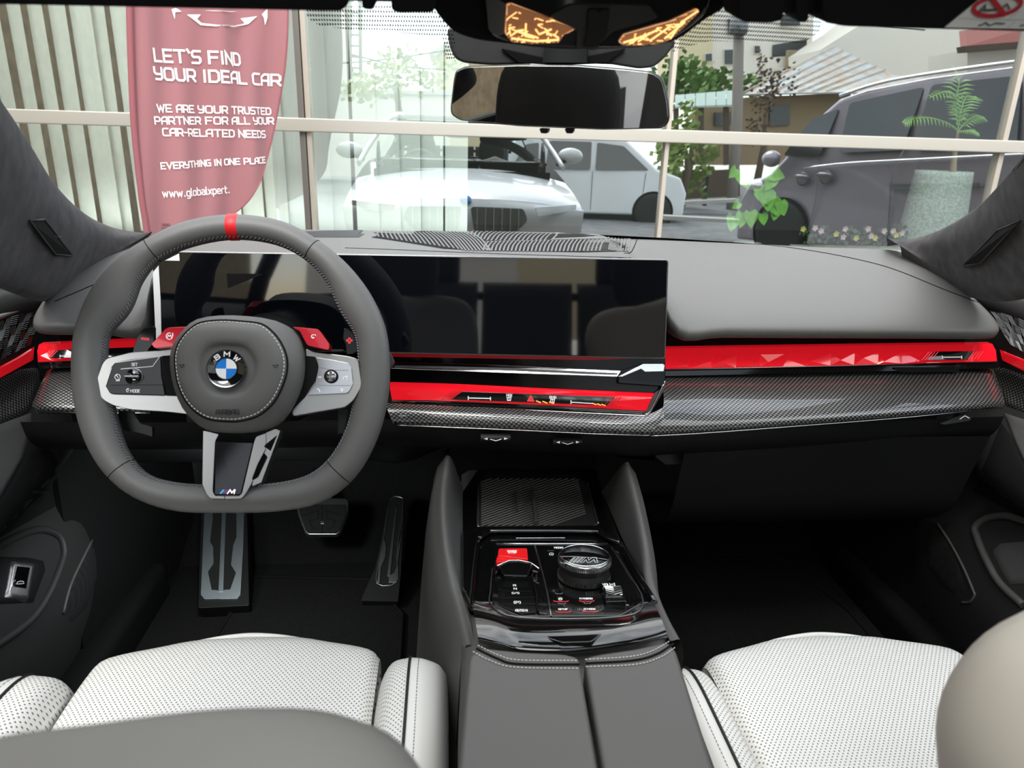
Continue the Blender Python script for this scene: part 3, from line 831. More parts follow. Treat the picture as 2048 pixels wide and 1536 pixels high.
wm = [[(938, 796), (980, 797)], [(936.5, 793), (936.5, 799)], [(981, 794.5), (981, 800)], [(1143, 804.5), (1186, 807)], [(1142, 801), (1142, 807)]]
for w_ in ((0, 1, 2), (3, 4)): line_px('slider_mark', [wm[i] for i in w_], 1.8, M['white_print'], tp, PC, .0098)
text_px('lettering', 'MAX', M['white_print'], tp, PC, 1013, 793, 1024, 5, .0098, .2, 793.5)
text_px('lettering', 'REAR', M['white_print'], tp, PC, 1099, 797, 1112, 5, .0098, .2, 797.6)
for x, y in ((1018, 798), (1105, 802)): line_px('defrost_mark', [[(x - 4, y - 3), (x + 4, y - 3), (x + 3, y + 3), (x - 3, y + 3), (x - 4, y - 3)], [(x, y - 3), (x, y + 3)]], 1.5, M['white_print'], tp, PC, .0098)
line_px('hazard_mark', [[(1055, 802), (1061.5, 791), (1068, 802.5), (1055, 802)], [(1058.6, 800.3), (1061.5, 795.5), (1064.4, 800.6), (1058.6, 800.3)]], 1.5, M['red_line'], tp, PC, .0098)
for k in range(3):
    line_px('gilt_mark', [[(1073 + k * 13, 802 + k), (1081 + k * 13, 805 + k)]], 2.6, M['amber_mark'], tp, PC, .0098)
    line_px('gilt_mark', [[(1186 + k * 9, 807 + k), (1192 + k * 9, 809 + k)]], 2.6, M['amber_mark'], tp, PC, .0098)
for k in range(4):
    line_px('light_line', [[(1207 + k * 6, 812), (1224 + k * 6, 795)]], 1.3, M['red_dim'], tp, PC, .0098)
    line_px('light_line', [[(884 + k * 6, 799), (905 + k * 6, 783)]], 1.3, M['red_dim'], tp, PC, .0098)
# silver frame line round the centre strip
fr = [(772, 808), (786, 810), (1000, 818), (1270, 831), (1290, 829), (1302, 820), (1330, 762)]
MB().tube(crom(pxpoly(PC, fr, .006), 5), (.0016, .0022), 6, flat=PC.n).build('frame_line', M['smoked_silver'], dash)
slab('frame_wall', PC, [(1310, 785), (1331, 770), (1331, 775), (1302, 826), (1285, 830)], .002, .02, M['console_plastic'], dash, bevel=.001)
# lower dashboard
low = []
for x, yo in ((-.72, .965), (-.5, .96), (-.3, .965), (-.2, .965), (0, .94), (.14, .92), (.2, .925), (.45, .945), (.72, .965)):
    low.append([V((x, yo, .768)), V((x, yo + .012, .735)), V((x, yo + .05, .705)), V((x, yo + .16, .66 if abs(x) > .16 else .69)), V((x, 1.28, .56 if abs(x) > .16 else .66)), V((x, 1.5, .50))])
MB().loft(low, 3, 3).build('lower_panel', M['dark_plastic'], dash)
gb = MB().loft([[(x, .965, .735), (x, .985, .66), (x, 1.01, .58), (x, 1.08, .53), (x, 1.2, .52)] for x in (.22, .28, .45, .6, .705)], 4, 2).build('glove_box', M['dark_plastic'], dash)
GB = bvh_of(gb)
def tongue(px, py, w, name='vent_dial'):
    c = at(px, py, Y=.95); c.z = max(c.z, .70)
    c = at(px, py, Y=.935)
    o = MB().loft([[c + V((x, 0, .004)), c + V((x, -.006, .001)), c + V((x, -.004, -.006)), c + V((x, .02, -.008))] for x in (-w, -w * .5, w * .5, w)], 2, 2).build(name, M['dark_plastic'], dash)
    mk = MB()
    e = lambda a, b: c + V((a * w, -.008, b * .006))
    mk.tube([e(-.38, -.1), e(0, -.55), e(.38, -.1)], .0005, 4)
    for s in (-1, 1): mk.add([e(s * .55, .3), e(s * .55, -.3), e(s * .8, 0)], [(0, 1, 2)])
    mk.build('arrow_mark', M['white_print'], o)
tongue(991, 873, .021); tongue(1134, 880, .021)
o = slab('airbag_tag', Plane(at(1920, 838, Y=.955), (1, 0, 0), (0, .2, 1)), [(1880, 848), (1925, 829), (1945, 833), (1940, 842), (1890, 850)], .001, .012, M['dash_plastic'], dash, bevel=.001)
line_px('arrow_mark', [[(1920, 838), (1930, 831.5), (1938, 836)]], 1.6, M['white_print'], o, Plane(at(1920, 838, Y=.955), (1, 0, 0), (0, .2, 1)), .0018)
PO = Plane(at(1355, 905, Y=1.0), (1, 0, 0), (0, .3, 1))
slab('latch_plate', PO, [(1308, 892), (1395, 893), (1385, 915), (1365, 930), (1330, 930), (1310, 915)], .004, .05, M['dark_plastic'], dash, bevel=.002)
line_px('latch_line', [[(1326, 898), (1364, 897)]], 1.4, M['gray_print'], dash, PO, .005)
# steering column shroud
MB().loft([[at(453, 760, Y=.86) + V((r * math.cos(a), 0, r * .8 * math.sin(a))) + V((0, d, -d * .35)) for a in (2 * math.pi * k / 12 for k in range(12))] for r, d in ((.075, 0), (.085, .06), (.09, .18))], 2, 2, cu=True, caps=True).build('column_shroud', M['dark_plastic'], dash)

# ------------------------------------------------------------------ curved display
T0, T1, B1 = at(305, 503, Y=.985), at(1335, 520, Y=.952), at(1328, 716, Y=.936)
PD = Plane(T1, T1 - T0, T1 - B1)
disp = thing('curved_display', 'wide black glass display standing on the dashboard behind the steering wheel', 'screen', (.158, .95, .87))
slab('glass', PD, [(304, 502.5), (1336, 520), (1329, 716), (318, 695)], 0, .012, M['screen_glass'], disp, r=.004, bevel=.001)
slab('frame', PD, [(303, 501), (1337.5, 518.5), (1331, 718), (316, 697)], -.003, .006, M['dark_steel'], disp, r=.005, bevel=.001)
MB().box(PD.p(-.34, -.07, -.03), (.5, .03, .09)).build('bracket', M['black_matte'], disp)
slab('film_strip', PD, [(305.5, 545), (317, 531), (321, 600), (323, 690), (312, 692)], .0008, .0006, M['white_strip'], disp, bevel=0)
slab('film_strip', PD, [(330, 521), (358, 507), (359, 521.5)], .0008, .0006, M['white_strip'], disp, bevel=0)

# unseen fill lights under the dashboard, added to brighten pedals and footwells
for x, e in ((-.50, 1.0), (.46, .08)):
    ld = bpy.data.lights.new('footwell_fill', 'AREA'); ld.size = .06; ld.energy = e; ld.color = (.92, .97, 1)
    lo_ = bpy.data.objects.new('footwell_fill', ld); COL.objects.link(lo_); lo_.location = (x, 1.02, .66); lo_.rotation_euler = (R(24), 0, 0)
# ------------------------------------------------------------------ steering wheel
HUB = CAM + ray(453, 740) * .836
PW = Plane(HUB, (1, 0, 0), (0, math.sin(R(24)), math.cos(R(24))))
wh = thing('steering_wheel', 'black leather steering wheel with flattened bottom and red band on top', 'steering wheel', HUB)
def zw(x, y): return (100 + x / 2.926, 420 + y / 2.926)
RIM = [((467, 430), (469, 479)), ((560, 442), (553, 490)), ((638, 481), (612, 521)), ((700, 535), (650, 561)), ((745, 600), (674, 607)), ((772, 665), (708, 660)), ((780, 728), (716, 722)),
       ((776, 800), (708, 790)), ((757, 872), (692, 858)), ((718, 943), (656, 922)), ((655, 996), (608, 956)), ((560, 1022), (548, 966)), ((456, 1026), (455, 969)), ((350, 1022), (365, 966)),
       ((262, 989), (306, 955)), ((205, 937), (266, 918)), ((168, 872), (241, 860)), ((148, 795), (226, 790)), ((144, 725), (215, 720)), ((152, 655), (224, 662)), ((178, 590), (266, 612)),
       ((225, 530), (288, 560)), ((292, 480), (320, 522)), ((375, 443), (384, 493))]
RC = []; RW = []
for a, b in RIM:
    pa, pb_ = PW.px(*a), PW.px(*b)
    RC.append((pa + pb_) / 2); RW.append((pa - pb_).length / 2)
N_ = 5
rc = crom(RC, N_, True); rw = [v.x for v in crom([V((w, 0, 0)) for w in RW], N_, True)]
cen = sum(RC, V((0, 0, 0))) / len(RC)
def ring_pts(i, k, sides=20, grow=0):
    p = rc[i % len(rc)]; d = (rc[(i + 1) % len(rc)] - rc[i - 1]).normalized(); x = d.cross(PW.n).normalized()
    t = 2 * math.pi * k / sides
    return p + x * ((rw[i % len(rw)] + grow) * math.cos(t)) + PW.n * ((.0155 + grow) * math.sin(t))
def rim_span(i0, i1, grow, name, m, sides=20, caps=False):
    rows = [[ring_pts(i, k, sides, grow) for k in range(sides)] for i in range(i0, i1 + 1)]
    return MB().grid(rows, True, False).build(name, M[m], wh, recalc=True)
MB().grid([[ring_pts(i, k) for k in range(20)] for i in range(len(rc))], True, True).build('rim', M['wheel_leather'], wh)
# red band at the top: a collar between two rim stations
def collar(pa, pb_, w, name, m, grow=.0006):
    """A ring round the rim at the section nearest the pixel pair."""
    q = PW.px((pa[0] + pb_[0]) / 2, (pa[1] + pb_[1]) / 2)
    i = min(range(len(rc)), key=lambda j: (rc[j] - q).length)
    d = (rc[(i + 1) % len(rc)] - rc[i - 1]).normalized(); x = d.cross(PW.n).normalized()
    rows = []
    for s in (-1, -.6, .6, 1):
        g = grow if abs(s) < 1 else -.001
        rows.append([rc[i] + d * (w * s) + x * ((rw[i] + g) * math.cos(t)) + PW.n * ((.0155 + g) * math.sin(t)) for t in (2 * math.pi * k / 24 for k in range(24))])
    return MB().grid(rows, True, False).build(name, M[m], wh)
collar((467, 430), (469, 479), .0082, 'red_band', 'red_leather', .0008)
for a, b in (((286, 484), (316, 528)), ((638, 481), (612, 521)), ((214, 952), (278, 930)), ((706, 950), (648, 930))): collar(a, b, .0007, 'rim_seam', 'black_matte', .0003)
sb = MB(); gl = len(rc)
for i in range(0, gl):                                   # stitches along the inner edge
    for h in (0, .5):
        a = ring_pts(i, 1.05, 20, .0005); b = ring_pts(i + 1, 1.05, 20, .0005); a2 = ring_pts(i, 1.75, 20, .0005)
        s0 = a.lerp(b, h); s1 = a2.lerp(ring_pts(i + 1, 1.75, 20, .0005), h + .3)
        sb.tube([s0, s1], .0006, 4, smooth=False)
sb.build('rim_stitching', M['stitch_gray'], wh, kind='stuff')
# airbag cushion
SKIRT = [zw(*p) for p in [(1000, 638), (1180, 640), (1340, 662), (1430, 705), (1478, 780), (1493, 870), (1488, 980), (1455, 1090), (1400, 1190), (1330, 1262), (1200, 1300), (1050, 1306), (930, 1290), (860, 1240), (800, 1170), (755, 1060), (730, 960), (724, 870), (745, 790), (800, 715), (870, 660)]]
FACE = [zw(*p) for p in [(1000, 645), (1130, 652), (1240, 668), (1310, 720), (1360, 790), (1388, 870), (1385, 960), (1350, 1060), (1300, 1140), (1220, 1205), (1120, 1235), (1030, 1238), (930, 1225), (850, 1180), (790, 1110), (750, 1020), (734, 930), (732, 850), (755, 775), (810, 705), (880, 660)]]
S0 = [PW.px(x, y, -.004) for x, y in SKIRT]; S1 = [PW.px(x, y, .018) for x, y in SKIRT]
F1 = [PW.px(x, y, .046) for x, y in FACE]
fc = PW.px(*zw(1040, 930), .046)
def inset(P, k, off): return [fc.lerp(p, k) + PW.n * off for p in P]
mid = [a.lerp(b, .5) + (a - PW.px(*zw(1080, 960), .02)).normalized() * .005 for a, b in zip(S1, F1)]
MB().loft([S0, S1, mid, F1], 2, 3, cu=True).build('hub_shell', M['pad_leather'], wh)
fo = MB().loft([inset(F1, 1.0, .000), inset(F1, .93, .005), inset(F1, .8, .0075), inset(F1, .62, .008), inset(F1, .52, .0065), inset(F1, .44, .0035), inset(F1, .25, .003), inset(F1, .02, .003)], 3, 3, cu=True, caps=True).build('airbag_cover', M['pad_leather'], wh)
FB = bvh_of(fo)
ring = crom(inset(F1, .955, .0042), 12, True)
st_ = MB()
L = [0]
for a, b in zip(ring, ring[1:] + ring[:1]): L.append(L[-1] + (b - a).length)
tot = L[-1]; n = int(tot / .0042)
def along(s):
    s %= tot
    for i in range(len(ring)):
        if L[i + 1] >= s: return ring[i].lerp(ring[(i + 1) % len(ring)], (s - L[i]) / max(1e-9, L[i + 1] - L[i]))
for k in range(n): st_.tube([along(k * tot / n), along((k + .62) * tot / n)], .00055, 5, smooth=False)
st_.build('cover_stitching', M['stitch'], wh, kind='stuff')
MB().tube(crom(inset(F1, 1.0, .0005), 6, True), .0011, 6, closed=True).build('cover_seam', M['black_matte'], wh)
text_px('lettering', 'AIRBAG', M['black_matte'], wh, PW, 432, 829, 478, 9, .0560, .16, 828.5)
for x, y in ((363, 730), (551, 731)): line_px('horn_mark', [[(x - 6, y), (x + 6, y - 1)], [(x - 3, y), (x - 2, y + 4), (x + 3, y + 4), (x + 4, y)]], 1.2, M['black_matte'], wh, PW, .0552)
# roundel
EC = PW.px(454.5, 738, .050); er = (PW.px(494, 738, .050) - EC).length
ro = MB().lathe(EC, PW.n, [(er, 0), (er, .003), (er * .97, .0045), (er * .93, .0035), (er * .0001, .0035)], 40).build('roundel', M['piano_black'], wh)
def annulus(r0, r1, h0, a0=0, a1=360, n=40, hh=None):
    mb = MB(); o = EC + PW.n * h0
    mb.grid([[o + (PW.u * math.cos(R(a0 + (a1 - a0) * k / n)) + PW.v * math.sin(R(a0 + (a1 - a0) * k / n))) * r for k in range(n + 1)] for r in (r0, r1)], smooth=False)
    return mb
annulus(er * .93, er * .99, .0048).build('roundel_ring', M['chrome'], ro, recalc=False)
annulus(er * .53, er * .57, .0042).build('roundel_ring', M['chrome'], ro, recalc=False)
for k, m in ((0, 'emblem_white'), (1, 'emblem_blue'), (2, 'emblem_white'), (3, 'emblem_blue')):
    annulus(er * .001, er * .53, .0040, 90 * k, 90 * k + 90, 12).build('roundel_quarter', M[m], ro, recalc=False)
for ch, ang in (('B', 128), ('M', 88), ('W', 46)):
    a = R(ang); c = EC + PW.n * .0045 + (PW.u * math.cos(a) + PW.v * math.sin(a)) * er * .64
    up = PW.u * math.cos(a) + PW.v * math.sin(a); rt = PW.u * math.sin(a) - PW.v * math.cos(a); w = er * .22 if ch == 'B' else er * .27
    lettering('letter', ch, M['emblem_white'], ro, lambda x, y: c + rt * (x - w / 2) + up * y, w, er * .22, .26)
# spokes
def zs(x, y): return (180 + x / 8.533, 680 + y / 8.533)          # close view of the spoke on the driver's left
lo = [zs(*p) for p in [(290, 310), (700, 210), (1210, 180), (1480, 130), (1560, 400), (1560, 950), (1640, 1200), (1700, 1270), (1300, 1225), (700, 1190), (400, 1120), (230, 1030), (130, 900), (85, 800), (95, 730), (210, 400)]]
slab('spoke', PW, lo, .012, .016, M['satin_silver'], wh, r=.004, bevel=.003, seg=3)
lf = [zs(*p) for p in [(430, 375), (700, 330), (1210, 270), (1225, 600), (1290, 950), (380, 925), (320, 900), (255, 800), (280, 720), (350, 470)]]
sp = slab('spoke_panel', PW, lf, .0145, .006, M['gloss_dark'], wh, r=.003, bevel=.001)
slab('spoke_gap', PW, [zs(*p) for p in [(1225, 270), (1440, 255), (1480, 600), (1560, 960), (1300, 950), (1240, 600)]], .0132, .006, M['black_matte'], wh, bevel=.0004)
line_px('key_edge', [[zs(440, 385), zs(1190, 280), zs(1070, 450), zs(530, 495)], [zs(365, 480), zs(262, 790), zs(330, 905)]], 1.6, M['satin_silver'], sp, PW, .0152)
line_px('key_gap', [[zs(350, 770), zs(1250, 765)]], .9, M['black_matte'], sp, PW, .0151)
text_px('lettering', 'SET', M['white_print'], sp, PW, *zs(710, 440), zs(808, 0)[0], 5.4, .0152, .16)
text_px('lettering', 'MODE', M['white_print'], sp, PW, *zs(690, 892), zs(848, 0)[0], 5.4, .0152, .16)
def arcpx(cx, cy, r, a0, a1, n=12, ry=None): return [(cx + r * math.cos(R(a0 + (a1 - a0) * k / n)), cy - (ry or r) * math.sin(R(a0 + (a1 - a0) * k / n))) for k in range(n + 1)]
line_px('speed_mark', [arcpx(*zs(470, 630), 5.4, -45, 225), [zs(450, 600), zs(480, 640)], [zs(450, 668), zs(450, 700)], [zs(478, 668), zs(462, 702)], arcpx(*zs(490, 685), 1.6, 0, 360)], 1.2, M['white_print'], sp, PW, .0152)
line_px('speed_mark', [arcpx(*zs(650, 858), 3.4, 60, 270), [zs(645, 845), zs(660, 865)]], 1.2, M['white_print'], sp, PW, .0152)
kc = PW.px(*zs(758, 630), .014); kr = (PW.px(*zs(895, 630), .014) - kc).length
MB().lathe(kc, PW.n, [(kr * 1.12, 0), (kr * 1.12, .001), (kr * 1.02, .0012)], 28).build('knob_ring', M['dark_steel'], sp)
kb = MB().lathe(kc, PW.n, [(kr, 0), (kr, .004), (kr * .9, .006), (.0001, .007)], 28).build('knob', M['piano_black'], sp)
MB().box(kc + PW.n * .0072, (kr * 1.8, .002, .0022), Matrix((PW.u, PW.n, PW.v)).transposed()).build('knob_ridge', M['dark_steel'], sp, bevel=.0005)
line_px('plus_mark', [[zs(730, 553), zs(770, 553)], [zs(750, 533), zs(750, 573)], [zs(733, 678), zs(768, 678)]], 1.6, M['white_print'], sp, PW, .0222)
# the spoke on the other side
def zr(x, y): return (580 + x / 7.682, 630 + y / 7.682)
ro_ = [zr(*p) for p in [(235, 505), (370, 565), (900, 630), (1020, 665), (1050, 710), (1100, 1050), (1085, 1130), (980, 1310), (850, 1420), (400, 1495), (40, 1560), (20, 1460), (240, 1240), (330, 1000), (235, 640)]]
slab('spoke', PW, ro_, .012, .016, M['satin_silver'], wh, r=.004, bevel=.003, seg=3)
rf = [zr(*p) for p in [(395, 645), (620, 680), (900, 735), (945, 790), (970, 1050), (940, 1130), (890, 1205), (255, 1235), (375, 1070), (435, 800)]]
sp2 = slab('spoke_panel', PW, rf, .0145, .006, M['smoked_silver'], wh, r=.003, bevel=.001)  # gloss black panel; the silver tone stands in for the sky it reflects
slab('spoke_gap', PW, [zr(*p) for p in [(235, 625), (385, 640), (437, 800), (390, 1010), (240, 1240), (30, 1460), (60, 1100), (200, 900)]], .0135, .008, M['black_matte'], wh, bevel=.0006)
line_px('key_gap', [[zr(440, 800), zr(640, 850), zr(890, 850)], [zr(370, 1078), zr(700, 1085), zr(930, 1082)]], 1.0, M['dark_steel'], sp2, PW, .0151)
kc = PW.px(*zr(635, 945), .014); kr = (PW.px(*zr(742, 945), .014) - kc).length
MB().lathe(kc, PW.n, [(kr, 0), (kr, .003), (kr * .86, .0035)], 28).build('roller_ring', M['black_matte'], sp2)
MB().lathe(kc, PW.n, [(kr * .86, 0), (kr * .86, .003), (kr * .6, .005), (.0001, .0055)], 28).build('roller', M['smoked_silver'], sp2)
rb = MB()
for k in range(-6, 7): rb.box(kc + PW.n * .0055 + PW.v * (k * kr * .12), (kr * .42, .0016, kr * .06), Matrix((PW.u, PW.n, PW.v)).transposed())
rb.build('roller_ribs', M['dark_steel'], sp2, kind='stuff')
line_px('note_mark', [[zr(820, 990), zr(826, 950), zr(880, 938), zr(870, 985)]], 1.2, M['white_print'], sp2, PW, .0152)
line_px('phone_mark', [[zr(420, 1130), zr(450, 1150), zr(462, 1180)], [zr(785, 1130), zr(800, 1175), zr(815, 1130)], [zr(440, 955), zr(480, 955)]], 1.4, M['white_print'], sp2, PW, .0152)
# lower spoke
def zl(x, y): return (340 + x / 3.657, 820 + y / 3.657)
bar = MB()
Lg = [zl(*p) for p in [(240, 148), (360, 175), (330, 232), (312, 600), (330, 630), (505, 632), (525, 610), (612, 240), (628, 190), (770, 140), (806, 152), (668, 530), (600, 560), (548, 622), (520, 648), (292, 646), (266, 618), (234, 545)]]
slab('lower_spoke', PW, [zl(*p) for p in [(240, 148), (360, 175), (330, 232), (312, 600), (330, 630), (400, 632), (400, 652), (292, 648), (266, 618), (234, 545)]], .0185, .020, M['satin_silver'], wh, r=.002, bevel=.002)
slab('lower_spoke', PW, [zl(*p) for p in [(612, 240), (628, 195), (700, 168), (700, 258), (688, 262), (700, 285), (640, 400), (600, 505), (606, 514), (590, 552), (548, 622), (520, 650), (400, 652), (400, 632), (505, 632), (525, 610)]], .0185, .020, M['satin_silver'], wh, r=.002, bevel=.002)
slab('spoke_brace', PW, [zl(*p) for p in [(700, 168), (770, 138), (806, 152), (800, 170), (785, 182), (690, 260), (688, 262)]], .0165, .018, M['satin_silver'], wh, r=.001, bevel=.0012)
slab('spoke_brace', PW, [zl(*p) for p in [(786, 178), (804, 160), (668, 530), (600, 556), (606, 514), (645, 492), (714, 345), (680, 305), (690, 268), (736, 300)]], .0165, .018, M['satin_silver'], wh, r=.001, bevel=.0012)
ins = slab('spoke_insert', PW, [zl(*p) for p in [(330, 228), (612, 236), (520, 622), (322, 622)]], .0172, .016, M['gloss_dark'], wh, r=.002, bevel=.001)
bd = [((360, 612), (385, 582), (402, 582), (378, 612), 'badge_light_blue'), ((382, 612), (407, 582), (420, 582), (396, 612), 'badge_blue'), ((400, 612), (424, 582), (438, 582), (414, 612), 'badge_red')]
for a, b, c, d, m in bd: slab('badge_stripe', PW, [zl(*a), zl(*b), zl(*c), zl(*d)], .0178, .0004, M[m], ins, bevel=0)
line_px('badge_letter', [[zl(420, 612), zl(440, 584), zl(452, 606), zl(470, 584), zl(476, 584), zl(468, 612)]], 1.7, M['chrome'], ins, PW, .0182)
# red mode buttons
def zb(x, y): return (270 + x / 6.4, 480 + y / 6.4)
b1 = slab('mode_button', PW, [zb(*p) for p in [(205, 1330), (250, 1290), (385, 1140), (430, 1120), (760, 1105), (700, 1180), (560, 1340), (520, 1360), (250, 1385)]], .024, .02, M['red_button'], wh, r=.002, bevel=.0022, seg=3)
line_px('mode_mark', [arcpx(*zb(440, 1230), 6.4, 70, 380), [zb(416, 1245), zb(424, 1215), zb(440, 1235), zb(456, 1215), zb(464, 1245)], [zb(482, 1190), zb(486, 1220)]], 1.4, M['white_print'], b1, PW, .0246)
b2 = slab('mode_button', PW, [zr(*p) for p in [(35, 185), (130, 190), (420, 215), (460, 245), (605, 450), (600, 520), (570, 535), (270, 465), (230, 400), (150, 240)]], .024, .02, M['red_button'], wh, r=.002, bevel=.0022, seg=3)
line_px('mode_mark', [arcpx(*zr(355, 330), 3.5, 60, 300), [zr(345, 340), zr(365, 345)], [zr(385, 300), zr(395, 315)]], 1.2, M['white_print'], b2, PW, .0246)
# shift paddles behind the spokes
p1 = slab('shift_paddle', PW, [zb(*p) for p in [(30, 1240), (60, 1180), (120, 1130), (235, 1100), (245, 1120), (245, 1320), (180, 1390), (140, 1460), (-40, 1470), (-20, 1380)]], -.016, .006, M['gloss_dark'], wh, r=.002, bevel=.0012)
line_px('shift_mark', [[zb(84, 1252), zb(178, 1262), zb(178, 1280), zb(84, 1270), zb(84, 1252)]], 1.5, M['red_line'], p1, PW, -.0153)
p2 = slab('shift_paddle', PW, [zr(*p) for p in [(825, 195), (900, 215), (980, 285), (1010, 360), (1050, 520), (1040, 560), (960, 610), (860, 610), (850, 450), (806, 370), (808, 310)]], -.016, .006, M['gloss_dark'], wh, r=.002, bevel=.0012)
s_ = [(-12, -42), (12, -42), (12, -12), (46, -12), (46, 12), (12, 12), (12, 46), (-12, 46), (-12, 12), (-44, 12), (-44, -12), (-12, -12), (-12, -42)]
line_px('shift_mark', [[zr(912 + a * .9, 390 + b * .9) for a, b in s_]], 1.5, M['red_line'], p2, PW, -.0153)
slab('shift_paddle', PW, [zw(*p) for p in [(395, 1175), (480, 1175), (530, 1250), (600, 1270), (600, 1330), (540, 1310), (430, 1290)]], -.02, .006, M['dark_plastic'], wh, r=.002, bevel=.001)
slab('shift_paddle', PW, [zl(*p) for p in [(1225, 0), (1300, 0), (1280, 170), (1225, 180)]], -.02, .006, M['dark_plastic'], wh, r=.002, bevel=.001)
MB().lathe(HUB - PW.n * .005, -PW.n, [(.05, 0), (.048, .05), (.03, .12)], 20).build('hub_boss', M['dark_plastic'], wh)
# stalk behind the rim
slab('control_stalk', PW, [zr(*p) for p in [(1500, 560), (1540, 570), (1610, 720), (1550, 800), (1480, 830), (1460, 700)]], -.035, .012, M['dash_plastic'], dash, r=.003, bevel=.003)
slab('control_stalk', PW, [zr(*p) for p in [(600, 530), (830, 530), (815, 560), (600, 565)]], -.03, .01, M['dark_plastic'], dash, r=.002, bevel=.002)
# ------------------------------------------------------------------ centre console
con = thing('centre_console', 'charcoal centre console with piano black control plate and split armrest', 'console', (0, .7, .27))
def zc(x, y): return (880 + x / 3.938, 900 + y / 3.938)
q0 = at(1146, 1240, Z=.662); q1 = at(1085, 1075, Z=.637)
PT = Plane(q0, (1, 0, 0), (0, q1.y - q0.y, q1.z - q0.z))
# body under everything
body = []
for y, w, z in ((-.25, .118, .66), (.2, .118, .668), (.45, .118, .668), (.60, .112, .652), (.75, .106, .635), (.95, .10, .60), (1.10, .10, .59), (1.3, .10, .60)):
    wr_ = {-.25: .07, .2: .07, .45: .072, .60: .088}.get(y, .094)
    body.append([V((-w - .022, y, .25)), V((-w - .018, y, .42)), V((-w - .012, y, .56)), V((-w - .004, y, z - .03)), V((-w, y, z - .012)), V((wr_, y, z - .012)), V((wr_ + .003, y, z - .03)), V((wr_ + .001, y, .56)), V((wr_, y, .42)), V((wr_, y, .25))])
MB().loft(body, 2, 4).build('console_body', M['console_plastic'], con)
# armrest lids
def lid(out, nm):
    t = [at(x, y, Z=.678) for x, y in out]
    return MB().prism(rounded(t, .006, 3), (0, 0, -.05)).build('armrest_lid', M['lid_leather'], con, bevel=.006, seg=3)
lid([(938, 1312), (958, 1293), (1040, 1302), (1128, 1306), (1158, 1313), (1196, 1540), (1285, 2050), (870, 2050), (918, 1540)], 0)
lid([(1168, 1313), (1200, 1306), (1270, 1296), (1335, 1281), (1352, 1298), (1428, 1540), (1590, 2050), (1300, 2050), (1207, 1540)], 0)
def stitch_line(pts, plane, name, m, par, pitch=.0036, r=.00045, off=.0006, fill=.62):
    P = crom([plane(*p) for p in pts], 10); acc = [0]
    for a, b in zip(P, P[1:]): acc.append(acc[-1] + (b - a).length)
    T = acc[-1]; k = max(2, int(T / pitch)); mb = MB()
    def on(s):
        for i in range(len(P) - 1):
            if acc[i + 1] >= s: return P[i].lerp(P[i + 1], (s - acc[i]) / max(1e-9, acc[i + 1] - acc[i]))
        return P[-1]
    for j in range(k): mb.tube([on(j * T / k), on((j + fill) * T / k)], r, 4, smooth=False)
    return mb.build(name, M[m], par, kind='stuff')
zl_ = lambda x, y: at(900 + x / 1.784, 1230 + y / 1.784, Z=.679)
for pts in ([(100, 108), (180, 145), (250, 160), (458, 162)], [(82, 130), (140, 160), (230, 185), (462, 190)], [(482, 158), (640, 148), (720, 128), (785, 92)], [(485, 184), (660, 176), (750, 150), (805, 114)]):
    stitch_line(pts, zl_, 'lid_stitching', 'stitch', con)
for pts in ([(95, 120), (170, 155), (240, 174), (462, 176)], [(484, 172), (650, 162), (735, 140), (797, 102)]):
    MB().tube(crom([zl_(*p) for p in pts], 6), .0011, 6).build('lid_seam', M['black_matte'], con)
# sloping black frame and the glossy apron
fo_ = [zc(*p) for p in [(175, 1085), (240, 1172), (250, 1420), (300, 1500), (600, 1592), (1180, 1588), (1795, 1462), (1690, 1190), (1600, 1010), (1420, 720), (1290, 655), (1200, 628), (1330, 590), (1240, 200), (310, 200), (300, 610), (176, 640)]]
slab('black_frame', PT, [zc(*p) for p in [(176, 640), (300, 600), (1240, 590), (1420, 720), (1610, 1010), (1690, 1190), (1600, 1210), (300, 1200), (240, 1170), (175, 1085)]], -.004, .02, M['piano_black'], con, bevel=.002)
ap = [[PT.px(*zc(x, y), o) for (x, y), o in zip(c, (.003, .002, -.002, -.008, -.017))] for c in (
     [(245, 1180), (270, 1300), (290, 1420), (302, 1500), (304, 1530)], [(420, 1230), (430, 1350), (440, 1450), (450, 1535), (452, 1560)], [(620, 1320), (625, 1420), (630, 1510), (640, 1585), (642, 1605)],
     [(1020, 1322), (1030, 1420), (1035, 1510), (1040, 1590), (1042, 1612)], [(1400, 1318), (1420, 1400), (1430, 1470), (1445, 1540), (1447, 1565)], [(1590, 1215), (1640, 1330), (1660, 1420), (1690, 1490), (1692, 1515)], [(1680, 1190), (1740, 1320), (1770, 1400), (1795, 1462), (1797, 1490)])]
MB().loft(ap, 4, 4).build('glossy_apron', M['piano_black'], con)
slab('opening_tab', PT, [zc(*p) for p in [(800, 1400), (1300, 1398), (1310, 1425), (1190, 1510), (960, 1515), (850, 1480)]], .0005, .006, M['piano_black'], con, r=.003, bevel=.0025, seg=3)
